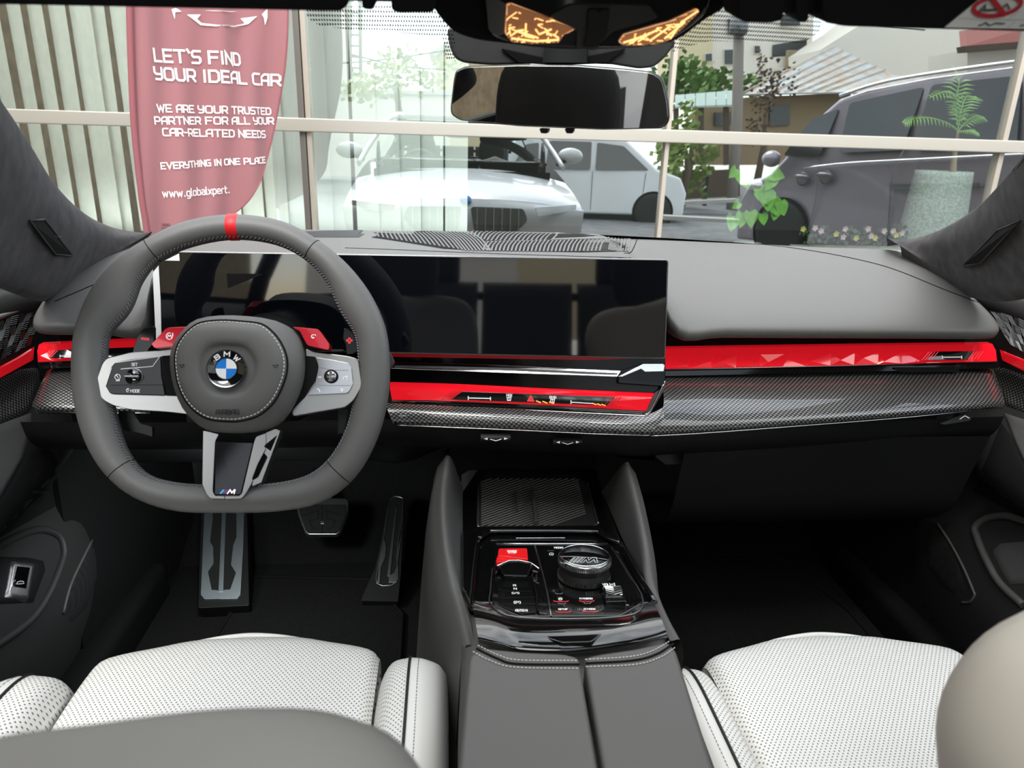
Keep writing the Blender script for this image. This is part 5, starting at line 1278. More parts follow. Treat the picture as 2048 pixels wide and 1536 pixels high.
# ------------------------------------------------------------------ seats
def front_seat(x0, s, label):
    """s: +1 when the console lies on the seat's +X side."""
    t = thing('front_seat', label, 'seat', (x0, .3, .30))
    P = lambda u, y, z: V((x0 + u, y, z))
    dy = 0 if s > 0 else -.035
    us = [-.165, -.15, -.10, -.05, .05, .10, .15, .165]
    c = lambda u: .042 * max(0, 1 - (abs(u) / .175) ** 1.6)
    rows = []
    for y, z, k, dz in ((.690, .44, 1, 0), (.722, .51, 1, 0), (.732, .545, 1, 0), (.722, .562, 1, 0), (.69, .568, .8, 0), (.60, .566, .4, 0), (.48, .556, .1, 0), (.445, .550, 0, 0)):
        rows.append([P(u, y + dy + c(u) * k, z - (.012 if abs(u) > .16 else 0)) for u in us])
    MB().loft(rows, 4, 4).build('cushion', M['perforated_leather'], t)
    rows = [[P(u, y + dy, z - (.012 if abs(u) > .16 else 0)) for u in us] for y, z in ((.440, .535), (.438, .548), (.43, .551), (.36, .545), (.25, .535))]
    MB().loft(rows, 4, 3).build('rear_cushion', M['perforated_leather'], t)
    lip = [P(u, .7335 + dy + c(u), .551) for u in (-.075, -.055, -.03, 0, .03, .055, .075)]
    MB().tube(crom(lip, 4), [(.002 + .002 * math.sin(math.pi * k / 24), .001 + .006 * math.sin(math.pi * k / 24)) for k in range(25)], 8, flat=(0, -.3, 1)).build('thigh_extension', M['white_leather'], t)
    for q in (-1, 1):
        inner = []; outer = []; ridge = []
        yt = .705 + dy if q == s else .698 + dy
        wd = 1.0 if q == s else 1.25
        for y, k in ((yt, .35), (yt - .012, .72), (yt - .05, .95), (yt - .12, 1), (.42, 1.0), (.25, 1.0)):
            zt = .535 + .062 * k
            a = [P(q * .163, y, .50), P(q * .168, y, .50 + .055 * k), P(q * .182, y, zt - .008), P(q * (.182 + .022 * wd), y, zt)]
            inner.append(a); ridge.append(a[-1])
            outer.append([a[-1], P(q * (.182 + .040 * wd), y, zt - .004), P(q * (.182 + .058 * wd), y, zt - .025 * k), P(q * (.182 + .066 * wd), y, .52), P(q * (.182 + .060 * wd), y, .42)])
        i0 = [P(q * .163, yt + .004, .48)] + [p + V((0, .006, -.02)) for p in inner[0][1:]]
        o0 = [i0[-1]] + [p + V((0, .006, -.02)) for p in outer[0][1:]]
        MB().loft([[p + V((0, -.012, -.06)) for p in i0], i0] + inner, 4, 4).build('side_bolster', M['perforated_leather'], t)
        MB().loft([[p + V((0, -.012, -.06)) for p in o0], o0] + outer, 4, 4).build('bolster_facing', M['white_leather'], t)
        rp = crom([i0[-1]] + ridge, 6)
        MB().tube([p + V((0, 0, .0006)) for p in rp], .0017, 6).build('piping', M['piping'], t)
        o2 = crom([o0[1].lerp(o0[0], .45)] + [o[1].lerp(o[0], .45) for o in outer], 6)
        acc = MB()
        for a, b in zip(o2, o2[1:]):
            n = max(1, int((b - a).length / .0042))
            for k in range(n): acc.tube([a.lerp(b, k / n) + V((0, 0, .0012)), a.lerp(b, (k + .62) / n) + V((0, 0, .0012))], .0005, 4, smooth=False)
        acc.build('bolster_stitching', M['stitch_gray'], t, kind='stuff')
    MB().loft([[P(u, y, z) for u in (-.19, -.1, .1, .19)] for y, z in ((.68 + dy, .30), (.66 + dy, .46), (.2, .46), (.15, .30))], 2, 2).build('seat_base', M['dark_plastic'], t)
    # backrest, leaning away at the top
    loops = []
    g = (1 if s > 0 else .955)
    for z, w, d, yc in ((.52, .17, .06, .16), (.66, .195, .065, .165), (.80, .222, .07, .17), (.885, .238, .07, .17), (.93, .232, .06, .17), (.956, .21, .05, .168), (.97, .17, .036, .165), (.975, .11, .02, .163)) if s < 0 else ((.52, .20, .07, .23), (.66, .225, .08, .20), (.80, .235, .078, .175), (.885, .233, .072, .160), (.93, .224, .062, .152), (.956, .206, .05, .147), (.970, .172, .036, .143), (.975, .11, .02, .140)):
        lp = []
        for k in range(20):
            a = 2 * math.pi * k / 20; ca, sa = math.cos(a), math.sin(a)
            ex = abs(ca) ** .7 * (1 if ca > 0 else -1); ey = abs(sa) ** .8 * (1 if sa > 0 else -1)
            wing = .040 * max(0, abs(ex) - .45) / .55 if z > .6 else 0           # the sides wrap forward
            zz = z + (-.02 if s < 0 else .0) * (1 if z > .85 else 0) + (.05 * max(0, -ex * s * 0 + (1 - abs(ex)) - .2) if s < 0 and z > .9 else 0)
            lp.append(P(w * ex / g + (.027 if s < 0 else .016), yc + d * ey + wing + (.055 if s < 0 else 0), zz))
        loops.append(lp)
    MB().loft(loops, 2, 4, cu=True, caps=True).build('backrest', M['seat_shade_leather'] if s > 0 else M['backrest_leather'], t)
    hl = []
    for z, w, d in ((.93, .09, .03), (.98, .125, .045), (1.05, .135, .05), (1.12, .125, .045), (1.155, .09, .03)):
        hl.append([P(w * math.cos(a) * (1 if True else 1), .035 + d * math.sin(a) - (z - .93) * .12, z) for a in (2 * math.pi * k / 14 for k in range(14))])
    MB().loft(hl, 2, 3, cu=True, caps=True).build('headrest', M['dark_seat_leather'], t)
    return t
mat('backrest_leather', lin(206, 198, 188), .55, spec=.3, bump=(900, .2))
front_seat(-.386, 1, 'white perforated leather driver seat in front of the steering wheel')
front_seat(.338, -1, 'white perforated leather passenger seat beside the console, facing the empty dashboard')
# rear bench, seen only in the mirror
rs = thing('rear_bench', 'dark leather rear bench behind the front seats, seen in the mirror', 'seat', (0, -.9, .30))
MB().loft([[(x, y, z) for x in (-.62, -.3, 0, .3, .62)] for y, z in ((-.52, .34), (-.50, .50), (-.54, .56), (-.95, .53))], 3, 3).build('bench', M['dark_seat_leather'], rs)
for x in (-.41, 0, .41):
    w = .20 if x else .19
    MB().loft([[(x + a * w, -.95 - (z - .5) * .32 + (.012 if abs(a) < .9 else -.01), z) for a in (-1, -.85, 0, .85, 1)] for z in (.5, .7, .9, 1.06)] + [[(x + a * w, -1.19, 1.07) for a in (-1, -.85, 0, .85, 1)]], 3, 3).build('rear_backrest', M['dark_seat_leather'], rs)
    if x: MB().box((x, -1.17, 1.14), (.24, .07, .14)).build('rear_headrest', M['dark_seat_leather'], rs, bevel=.025, seg=3)
MB().box((0, -1.30, 1.02), (1.3, .25, .03)).build('parcel_shelf', M['headliner'], rs)

# ------------------------------------------------------------------ rear-view mirror
def zm(x, y): return (860 + x / 3.413, y / 3.413)
mo = at(1118, 195, Y=.72)
mn = V((-.30, -.965, -.10)).normalized()
mu = V((0, 0, 1)).cross(mn).normalized()
PM = Plane(mo, mu, mn.cross(mu))
mr = thing('rear_view_mirror', 'wide frameless rear view mirror hanging from the windscreen centre', 'mirror', mo)
MO = [(170, 480), (240, 452), (600, 440), (1000, 443), (1350, 472), (1520, 492), (1590, 540), (1628, 700), (1636, 830), (1590, 880), (1180, 888), (600, 864), (200, 824), (142, 785), (135, 740), (155, 560)]
slab('housing', PM, [zm(*p) for p in MO], 0, .028, M['dark_plastic'], mr, r=.004, bevel=.004, seg=3)
slab('mirror_glass', PM, [zm(*((x - 885) * .985 + 885, (y - 662) * .965 + 662)) for x, y in MO], .0012, .002, M['mirror_glass'], mr, r=.004, bevel=.0004)
for x in (775, 948): slab('mirror_key', PM, [zm(x - 30, 878), zm(x + 32, 882), zm(x + 24, 912), zm(x - 18, 910)], -.006, .012, M['dark_plastic'], mr, r=.001, bevel=.001)
MB().loft([[PM.p(a * .02, .03 + h, -.02 - h * .5 - d) for a, d in ((-1, 0), (1, 0), (1, .02), (-1, .02))] for h in (0, .03, .06)], 1, 2, cu=True).build('mirror_arm', M['black_matte'], mr)
# camera housing against the glass, above the mirror
oc = thing('camera_housing', 'dark plastic sensor housing on the windscreen behind the mirror', 'sensor housing', at(1130, 110, Y=.74))
PH = Plane(at(1130, 110, Y=.76), (1, 0, 0), (0, -.12, 1))
slab('housing', PH, [zm(*p) for p in [(115, 190), (135, 320), (170, 400), (230, 430), (420, 445), (900, 430), (1250, 440), (1430, 470), (1530, 460), (1590, 410), (1640, 350), (1680, 300), (1650, 200)]], 0, .06, M['dash_plastic'], oc, r=.004, bevel=.006, seg=3)
gv = MB()
for k in range(9): gv.tube([PH.px(*zm(490 + k * 14, 335 + k * 11), .002), PH.px(*zm(900, 425 + k * 1.5), .002), PH.px(*zm(1330 - k * 14, 335 + k * 11), .002)], .0012, 5, smooth=False)
gv.build('cooling_ribs', M['black_matte'], oc, kind='stuff')
# overhead console with the two reading lamps
ov = thing('overhead_console', 'black overhead console with two glowing amber reading lamps', 'roof console', at(1175, 30, Y=.54))
PO_ = Plane(at(1175, 60, Y=.56), (1, 0, 0), (0, -.30, 1))
body_ = [(30, -260), (0, 20), (60, 120), (160, 230), (330, 285), (480, 300), (700, 330), (900, 345), (1250, 345), (1480, 330), (1700, 290), (1900, 130), (2040, 60), (2090, -260)]
slab('console_body', PO_, [zm(*p) for p in body_], 0, .07, M['headliner'], ov, r=.01, bevel=.010, seg=4)
slab('console_face', PO_, [zm(*p) for p in [(380, -200), (385, 90), (400, 215), (450, 265), (560, 300), (800, 325), (1000, 335), (1300, 335), (1620, 290), (1780, 190), (1900, 80), (1960, -200)]], .004, .012, M['piano_black'], ov, r=.006, bevel=.003, seg=3)
slab('switch_panel', PO_, [zm(*p) for p in [(820, 110), (950, 35), (1020, 30), (1500, 35), (1560, 120), (1480, 150), (1250, 215), (1160, 300), (1140, 345), (1000, 330), (1010, 210)]], .008, .008, M['dash_plastic'], ov, r=.002, bevel=.002)
slab('switch_tongue', PO_, [zm(*p) for p in [(1080, 60), (1230, 60), (1210, 240), (1150, 320), (1050, 320), (1070, 220)]], .011, .006, M['dark_plastic'], ov, r=.002, bevel=.0015)
slab('sensor_dot', PO_, [zm(*p) for p in [(1140, 70), (1165, 70), (1165, 84), (1140, 84)]], .0118, .002, M['black_matte'], ov, bevel=.0003)
def lamp(poly, streaks, cen, nm):
    o = slab('reading_lamp', PO_, [zm(*p) for p in poly], .0075, .006, M['lens_rib'], ov, r=.001, bevel=.0012)
    mb = MB(); pts = [zm(*p) for p in poly]
    x0 = min(p[0] for p in pts); x1 = max(p[0] for p in pts); y0 = min(p[1] for p in pts); y1 = max(p[1] for p in pts)
    def inside(x, y):
        c = False
        for (ax, ay), (bx, by) in zip(pts, pts[1:] + pts[:1]):
            if (ay > y) != (by > y) and x < (bx - ax) * (y - ay) / (by - ay) + ax: c = not c
        return c
    k = y0 - 10
    while k < y1 + 40:                                    # ribbed lens: fine slanting bars, kept inside the outline
        run = []
        for i in range(60):
            x = x0 + (x1 - x0) * i / 59; y = k + (x - x0) * nm
            if inside(x, y): run.append(PO_.px(x, y, .0085))
            else:
                if len(run) > 1: mb.tube([run[0], run[-1]], .0006, 4, smooth=False)
                run = []
        if len(run) > 1: mb.tube([run[0], run[-1]], .0006, 4, smooth=False)
        k += 4.2
    mb.build('lens_ribs', M['lens_dark'], o, kind='stuff')
    st = MB()
    for l in streaks: st.tube([PO_.px(*zm(*p), .0095) for p in l], .0006, 5, smooth=False)
    rr_ = random.Random(9); fl_ = 0
    while fl_ < 26:
        x, y = rr_.uniform(x0, x1), rr_.uniform(y0, y1); a_ = rr_.uniform(-.6, 1.2); l_ = rr_.uniform(4, 14)
        if inside(x, y) and inside(x + l_ * math.cos(a_), y - l_ * math.sin(a_)):
            st.tube([PO_.px(x, y, .0092), PO_.px(x + l_ * math.cos(a_), y - l_ * math.sin(a_), .0092)], .00035, 4, smooth=False); fl_ += 1
    st.build('filament_glow', M['amber_bulb'], o)
    return o
mat('lens_dark', lin(120, 74, 48), .3, emit=(1, .42, .16, 1), estr=.12)
lamp([(525, 30), (560, 25), (780, 110), (990, 200), (945, 225), (915, 235), (880, 290), (700, 298), (560, 285), (512, 230)],
     [[(540, 190), (550, 245), (600, 210), (640, 205)], [(655, 160), (650, 250)], [(600, 215), (740, 260)], [(720, 200), (745, 235), (830, 200)], [(790, 215), (830, 245)], [(555, 262), (720, 282), (880, 272)], [(840, 235), (880, 262)]], (700, 230), .35)
lamp([(1290, 290), (1325, 240), (1560, 170), (1640, 150), (1830, 60), (1840, 82), (1740, 180), (1640, 270), (1560, 300), (1420, 312), (1320, 308)],
     [[(1320, 292), (1480, 240), (1560, 200)], [(1420, 285), (1500, 225)], [(1500, 280), (1640, 180)], [(1600, 265), (1680, 200), (1740, 150)], [(1640, 265), (1720, 150), (1830, 75)], [(1360, 300), (1440, 250)]], (1560, 240), -.28)
slab('clear_cover', PO_, [zm(*p) for p in [(375, -60), (470, 0), (525, 30), (510, 230), (455, 250), (400, 205)]], .006, .005, M['smoked_cover'], ov, r=.002, bevel=.001) if 'smoked_cover' in M else None
# sun visors folded against the roof
def visor(label, pl, poly, nm='sun_visor'):
    t = thing(nm, label, 'sun visor', pl.o)
    slab('visor_board', pl, poly, 0, .05, M['headliner'], t, r=.004, bevel=.005, seg=3)
    return t
VL = Plane(at(350, 10, Y=.46), (1, 0, 0), (0, -.32, 1))
v1 = visor('black sun visor folded up above the steering wheel', VL, [(-260, -160), (690, -160), (697, 8), (684, 22), (640, 22), (0, 9), (-260, 6)])
slab('visor_hinge', VL, [(780, -120), (870, -120), (870, 26), (795, 27), (782, 20)], 0, .03, M['headliner'], v1, r=.003, bevel=.003)
slab('visor_clip', VL, [(722, -60), (752, -60), (750, 14), (744, 20), (728, 19), (723, 12)], -.004, .02, M['black_matte'], v1, r=.001, bevel=.002)
slab('visor_mount', VL, [(690, -120), (800, -120), (800, 6), (690, 4)], -.008, .03, M['headliner'], v1, bevel=.003)
VR = Plane(at(1850, 40, Y=.46), (1, 0, 0), (0, -.32, 1))
v2 = visor('black sun visor with white airbag warning sticker, above the passenger side', VR, [(1646, -160), (2300, -160), (2300, 70), (2048, 63), (1690, 53), (1652, 46), (1645, 34)])
slab('visor_hinge', VR, [(1474, -120), (1572, -120), (1568, 40), (1545, 47), (1490, 45), (1476, 38)], 0, .03, M['headliner'], v2, r=.003, bevel=.003)
slab('visor_clip', VR, [(1592, -60), (1620, -60), (1617, 38), (1612, 45), (1598, 44), (1592, 36)], -.004, .02, M['black_matte'], v2, r=.001, bevel=.002)
slab('visor_mount', VR, [(1550, -120), (1660, -120), (1660, 30), (1550, 28)], -.008, .03, M['headliner'], v2, bevel=.003)
def zk(x, y): return (1860 + x / 10.894, y / 10.894)
sk = slab('warning_sticker', VR, [zk(*p) for p in [(325, 598), (1085, -20), (1500, -340), (2700, -300), (2700, 650), (2048, 632)]], .0012, .0008, M['paper_white'], v2, bevel=0)
def ell(cx, cy, rx, ry, n=40, rot=0):
    out = []
    for k in range(n + 1):
        a = 2 * math.pi * k / n; x, y = rx * math.cos(a), ry * math.sin(a)
        out.append(zk(cx + x * math.cos(rot) - y * math.sin(rot), cy + x * math.sin(rot) + y * math.cos(rot)))
    out[-1] = out[0]
    return out
line_px('ban_ring', [ell(1470, 130, 520, 205, rot=-.16)], 8, M['sticker_red'], sk, VR, .0022)
line_px('ban_bar', [[zk(1330, -60), zk(1620, 310)]], 8.5, M['sticker_red'], sk, VR, .0026)
line_px('seat_figure', [[zk(1070, 250), zk(1210, 110), zk(1190, 215), zk(1280, 215), zk(1430, 205)], [zk(1180, 215), zk(1140, 225)], [zk(1590, 165), zk(1680, 90), zk(1730, 190)], [zk(1250, 225), zk(1400, 215)]], 3.2, M['gray_dark'], sk, VR, .0024) if 'gray_dark' in M else None
line_px('sticker_line', [[zk(620, 400), zk(1000, 410), zk(2700, 440)], [zk(1700, 420), zk(1950, 240)], [zk(1700, 600), zk(1860, 470)]], 1.0, M['gray_print'], sk, VR, .0022)
line_px('small_figure', [[zk(1060, 555), zk(1130, 545), zk(1210, 490), zk(1290, 555), zk(1350, 540), zk(1430, 505), zk(1620, 515)], [zk(1970, 560), zk(2040, 550), zk(2100, 500)]], 2.4, M['stitch_dark'], sk, VR, .0022)
# ------------------------------------------------------------------ ground and the shop front ahead of the car
FY = 4.0
gr = structure('ground')
MB().box((2, -8, -.30), (70, 26, .10)).build('asphalt', M['asphalt'], gr)
MB().box((0, 1.6, -.16), (24, 4.9, .32)).build('paving', M['paving'], gr)
wf = structure('wall_front')
def fx_(px): return at(px, 240, Y=FY).x
def bar(px0, px1, m, nm, d=.07, z0=-.0, z1=3.4):
    a, b = at(px0, 240, Y=FY).x, at(px1, 240, Y=FY).x
    MB().box(((a + b) / 2, FY - .005, (z0 + z1) / 2), (abs(b - a), d, z1 - z0)).build(nm, M[m], wf, bevel=.004)
zt = at(1000, 262, Y=FY - .04).z
for x0, x1 in ((-4.6, 6.4),):
    MB().box(((x0 + x1) / 2, FY - .035, zt), (x1 - x0, .05, .066)).build('transom', M['transom_metal'], wf, bevel=.006)
    MB().box(((x0 + x1) / 2, FY, .56), (x1 - x0, .10, .09)).build('bottom_rail', M['transom_metal'], wf, bevel=.006)
    MB().box(((x0 + x1) / 2, FY, 3.45), (x1 - x0, .12, .12)).build('top_rail', M['frame_metal'], wf, bevel=.006)
    MB().box(((x0 + x1) / 2, FY + .02, .26), (x1 - x0, .14, .52)).build('plinth', M['stone_grey'], wf)
    MB().box(((x0 + x1) / 2, FY + .05, 3.62), (x1 - x0, .3, .24)).build('fascia', M['render_white'], wf)
bar(600, 612, 'frame_dark', 'mullion'); bar(614, 624, 'frame_metal', 'mullion')
bar(1332, 1341, 'frame_metal', 'mullion', .05); bar(2008, 2018, 'frame_metal', 'mullion', .05)
for x in (-2.75, 4.85): MB().box((x, FY, 1.7), (.05, .06, 3.4)).build('mullion', M['frame_metal'], wf, bevel=.004)
xs = [-4.6, -2.75, fx_(612), fx_(1336), fx_(2013), 4.85, 6.4]
for a, b in zip(xs, xs[1:]):
    for z0, z1 in ((.60, zt), (zt, 3.40)):
        MB().add([(a, FY, z0), (b, FY, z0), (b, FY, z1), (a, FY, z1)], [(0, 1, 2, 3)]).build('glass_pane', M['shop_glass'], wf)
rm = structure('floor')
MB().box((1, 7.2, .02), (11.5, 6.2, .04)).build('shop_floor', M['room_floor'], rm)
wb = structure('wall_back'); MB().box((1, 10.2, 1.7), (11.5, .1, 3.4)).build('shop_wall', M['room_wall'], wb)
for s, x in (('wall_left', -4.7), ('wall_right', 6.6)):
    w_ = structure(s); MB().box((x, 7.1, 1.7), (.1, 6.2, 3.4)).build('shop_wall', M['room_wall'], w_)
cl2 = structure('ceiling'); MB().box((1, 7.2, 3.45), (11.5, 6.2, .06)).build('shop_ceiling', M['room_wall'], cl2)
# vertical blind, slat by slat
vbnd = thing('vertical_blind', 'pale vertical window blind hanging behind the shop glass and the burgundy flag', 'blind', (-1.4, FY + .18, 3.35))
MB().box((-1.4, FY + .19, 3.36), (3.2, .05, .05)).build('head_rail', M['frame_metal'], vbnd, bevel=.004)
for z_, e_, rx_ in ((3.30, 8, 18), (.66, 4, 162)):  # fill lights out of view, added to brighten the slats
    la = bpy.data.lights.new('blind_fill', 'AREA'); la.shape = 'RECTANGLE'; la.size = 3.0; la.size_y = .04; la.energy = e_; la.color = (.97, 1, .97)
    lo2 = bpy.data.objects.new('blind_fill', la); COL.objects.link(lo2); lo2.location = (-1.4, FY + .06, z_); lo2.rotation_euler = (R(rx_), 0, 0)
rnd = random.Random(11)
slat_px = [-70, -25, 22, 66, 104, 150, 190, 226, 268, 312, 357, 402, 447, 492, 537, 580, 632, 677, 724, 772, 820, 868, 914]
yaw = {0: -30, 1: -26, 2: -34, 3: -36, 4: -34, 5: -30, 6: -20, 7: -30, 8: -14}
for i, px in enumerate(slat_px):
    x = at(px, 240, Y=FY + .19).x; a = R(yaw.get(i, rnd.uniform(-16, -4))); w = .0635
    u = V((math.cos(a), math.sin(a), 0)); n = V((-u.y, u.x, 0)); rows = []
    sw_ = rnd.uniform(-.006, .006)
    for z in (.62, 1.3, 2.0, 2.7, 3.34):
        rows.append([V((x + sw_ * (3.3 - z), FY + .19, z)) + u * (w * q) + n * (.006 * (1 - q * q)) for q in (-1, -.5, 0, .5, 1)])
    MB().grid(rows).build('slat', M['blind_cloth'], vbnd)

# ------------------------------------------------------------------ feather flag
FP = at(272, 240, Y=2.9)
az = R(54)
PFL = Plane((FP.x, FP.y, FP.z), (math.sin(az), math.cos(az), 0), (0, 0, 1))
fg = thing('feather_flag', 'burgundy feather flag with white lettering standing before the shop window', 'flag', (FP.x, FP.y, 0))
def fuv(x, y): return PFL.uv(PFL.px(x, y))
LE = [fuv(*p) for p in [(262, -260), (258, -120), (257, 0), (258, 60), (261, 150), (266, 250), (274, 330), (282, 400), (290, 450), (298, 520)]]
RE = [fuv(*p) for p in [(560, -260), (567, -120), (568, 0), (567, 60), (563, 150), (553, 250), (538, 310), (512, 370), (470, 430), (380, 478)]]
def fold(u, v):
    return .020 * math.sin(u * 21 + v * 3.2 + .6 * math.sin(v * 4)) * min(1, u * 4) + .008 * math.sin(u * 47 - v * 6) + .045 * u * u * math.sin(v * 2.1 + .4)
lrow = crom([tx(*p) for p in LE], 6); rrow = crom([tx(*p) for p in RE], 6)
rows = []
for a, b in zip(lrow, rrow):
    rows.append([PFL.p(a.x + (b.x - a.x) * k / 40, a.y + (b.y - a.y) * k / 40, fold(a.x + (b.x - a.x) * k / 40, a.y + (b.y - a.y) * k / 40)) for k in range(41)])
MB().grid(rows).build('cloth', M['flag_cloth'], fg)
MB().tube([PFL.p(p.x + .002, p.y, .004) for p in lrow], .012, 8).build('pole_sleeve', M['flag_seam'], fg)
MB().tube([(FP.x, FP.y, 0), V((FP.x, FP.y, 0)).lerp(PFL.p(lrow[-1].x, lrow[-1].y), .5), PFL.p(lrow[-1].x, lrow[-1].y)], .010, 8).build('pole', M['pole_metal'], fg)
for k in range(4):
    a = R(45 + 90 * k); MB().beam((FP.x, FP.y, .02), (FP.x + .4 * math.cos(a), FP.y + .4 * math.sin(a), .02), .03, .02).build('cross_foot', M['pole_metal'], fg)
MB().tube([PFL.p(p.x, p.y, .001 + fold(p.x, p.y)) for p in rrow], .0035, 5).build('hem', M['flag_seam'], fg)
def on_flag(u, v): return PFL.p(u, v, fold(u, v) + .0035)
def fine(lines, k=6):
    out = []
    for l in lines:
        o = []
        for a, b in zip(l, l[1:]):
            o += [(a[0] + (b[0] - a[0]) * i / k, a[1] + (b[1] - a[1]) * i / k) for i in range(k)]
        out.append(o + [l[-1]])
    return out
def flag_text(s, x0, y0, x1, y1, h, m='flag_print', w=.17):
    (ua, va), (ub, vb2) = fuv(x0, y0), fuv(x1, y1); ut, vt = fuv(x0, y0 - h)
    ls, tot = layout(s, .26)
    kx = (ub - ua) / tot; sl = (vb2 - va) / tot; ky = vt - va
    L = fine([[(p[0] * kx, p[1] * ky) for p in l] for l in ls], 3)
    strokes(L, w * ky, lambda a, b: on_flag(ua + a, va + b + sl * a / kx)).build('lettering', M[m], fg, recalc=False)
flag_text('LET`S FIND', 309, 122, 481, 130, 24, w=.19)
flag_text('YOUR IDEAL CAR', 309, 158, 558, 171, 23, w=.19)
flag_text('WE ARE YOUR TRUSTED', 314, 223, 545, 229, 14, w=.19)
flag_text('PARTNER FOR ALL YOUR', 309, 248, 550, 248, 14, w=.19)
flag_text('CAR-RELATED NEEDS', 326, 271, 533, 275, 14, w=.19)
flag_text('EVERYTHING IN ONE PLACE', 323, 338, 530, 325, 12, w=.19)
flag_text('www.globalxpert.', 327, 394, 463, 386, 15, w=.13)
# outline of a car front at the top: traced white strokes
for poly in ([(345, 18), (348, 30), (351, 38), (351, 24), (362, 24), (352, 15)], [(371, 30), (398, 30), (391, 39), (400, 47), (430, 51), (470, 51), (492, 46), (484, 36), (512, 33), (498, 48), (470, 54), (428, 54), (398, 51)],
             [(520, 30), (530, 18), (531, 36), (527, 51), (524, 36)], [(405, 22), (445, 25), (480, 22), (445, 23)]):
    P = [on_flag(*fuv(*p)) for p in poly]
    c = [on_flag(*fuv((poly[i][0] + poly[(i + 1) % len(poly)][0]) / 2, (poly[i][1] + poly[(i + 1) % len(poly)][1]) / 2)) for i in range(len(poly))]
    Q = [p for ab in zip(P, c) for p in ab]
    MB().add(Q, [list(range(len(Q)))]).build('car_outline', M['flag_print'], fg, recalc=False)
flag_text('ICE', 324, 459, 346, 460, 4, 'flag_small_print', .2); flag_text('OOO', 326, 452, 340, 452, 4, 'flag_small_print', .2)

# ------------------------------------------------------------------ plants behind the glass
def frond(t, pts, n, ln, m, nm='frond'):
    P = crom(pts, 5); mb = MB(); k = len(P)
    mb.tube(P, .004, 5)
    for i in range(2, k - 1):
        d = (P[i + 1] - P[i - 1]).normalized(); s = d.cross(V((0, -.35, 1))).normalized(); f = i / (k - 1)
        l = ln * math.sin(math.pi * (.12 + .8 * f)) 
        for q in (-1, 1):
            e = P[i] + (s * q * .95 + d * .5 + V((0, 0, -.3))).normalized() * l * 1.25
            w = d * .0055
            mid_ = P[i].lerp(e, .45) + V((0, 0, .012))
            mb.add([P[i] - w * .3, mid_ - w, e, mid_ + w, P[i] + w * .3], [(0, 1, 2, 3, 4)])
    return mb.build(nm, M[m], t, recalc=False)
pot0 = at(1888, 342, Y=4.62)
pm = thing('potted_palm', 'green palm in a tall white speckled pot behind the shop glass', 'plant', (pot0.x, pot0.y, .04))
h = pot0.z - .04
MB().lathe((pot0.x, pot0.y, .04), (0, 0, 1), [(.13, 0), (.18, h * .12), (.205, h * .35), (.195, h * .65), (.172, h * .97), (.170, h), (.155, h), (.150, h - .05)], 24).build('pot', M['pot_terrazzo'], pm)
MB().lathe((pot0.x, pot0.y, pot0.z - .045), (0, 0, 1), [(.001, .004), (.15, 0)], 16).build('soil', M['soil'], pm)
tk = [at(1905, 352, Y=4.62), at(1908, 318, Y=4.62), at(1912, 292, Y=4.61), at(1916, 262, Y=4.60)]
MB().tube(crom(tk, 5), [.022 - .0009 * k for k in range(16)], 8).build('trunk', M['palm_trunk'], pm)
pf = lambda *q: [at(x, y, Y=4.60 + d) for x, y, d in q]
for q, l in ((((1916, 262, 0), (1895, 246, -.03), (1860, 236, -.06), (1826, 238, -.08), (1806, 248, -.08)), .085), (((1916, 258, 0), (1918, 222, .02), (1910, 195, .02), (1888, 184, -.02), (1858, 196, -.05)), .10),
             (((1916, 258, 0), (1922, 220, 0), (1934, 192, .03), (1952, 200, .05)), .09), (((1916, 262, 0), (1936, 240, .04), (1955, 232, .07), (1966, 236, .08)), .07),
             (((1914, 250, 0), (1912, 200, .03), (1918, 160, .05), (1905, 132, .05)), .085), (((1916, 264, 0), (1930, 262, -.04), (1945, 262, -.07), (1958, 270, -.08)), .05)): frond(pm, pf(*q), 0, l, 'palm_leaf')
def leaf(t, c, a, size, tilt=0, nm='leaf', m='vine_leaf'):
    """A heart-shaped leaf with a folded midrib."""
    ca, sa = math.cos(a), math.sin(a)
    pts = [(0, 0), (.32, .18), (.48, -.08), (.42, -.42), (.2, -.78), (0, -1.0), (-.2, -.78), (-.42, -.42), (-.48, -.08), (-.32, .18)]
    V3 = []
    for x, y in pts:
        xx, yy = x * size, y * size
        V3.append(V(c) + V((xx * ca - yy * sa, -abs(xx) * .35 + tilt * yy, xx * sa + yy * ca)))
    cm = V(c) + V((.35 * size * sa, tilt * -.35 * size, -.35 * size * ca))
    n = len(V3)
    return MB().add(V3 + [cm], [(i, (i + 1) % n, n) for i in range(n)], True).build(nm, M[m], t, recalc=False)
vn = thing('trailing_vine', 'bright green heart-leaved vine inside the shop window, above the bottom rail', 'plant', at(1500, 470, Y=4.4))
stem = [at(x, y, Y=4.42) for x, y in ((1497, 470), (1500, 430), (1508, 395), (1504, 365), (1492, 345), (1478, 336))]
MB().tube(crom(stem, 5), .004, 6).build('stem', M['vine_stem'], vn)
MB().tube(crom([at(x, y, Y=4.40) for x, y in ((1504, 380), (1530, 372), (1548, 400), (1556, 425))], 5), .003, 6).build('stem', M['vine_stem'], vn)
MB().tube(crom([at(x, y, Y=4.40) for x, y in ((1508, 370), (1535, 345), (1552, 352))], 5), .003, 6).build('stem', M['vine_stem'], vn)
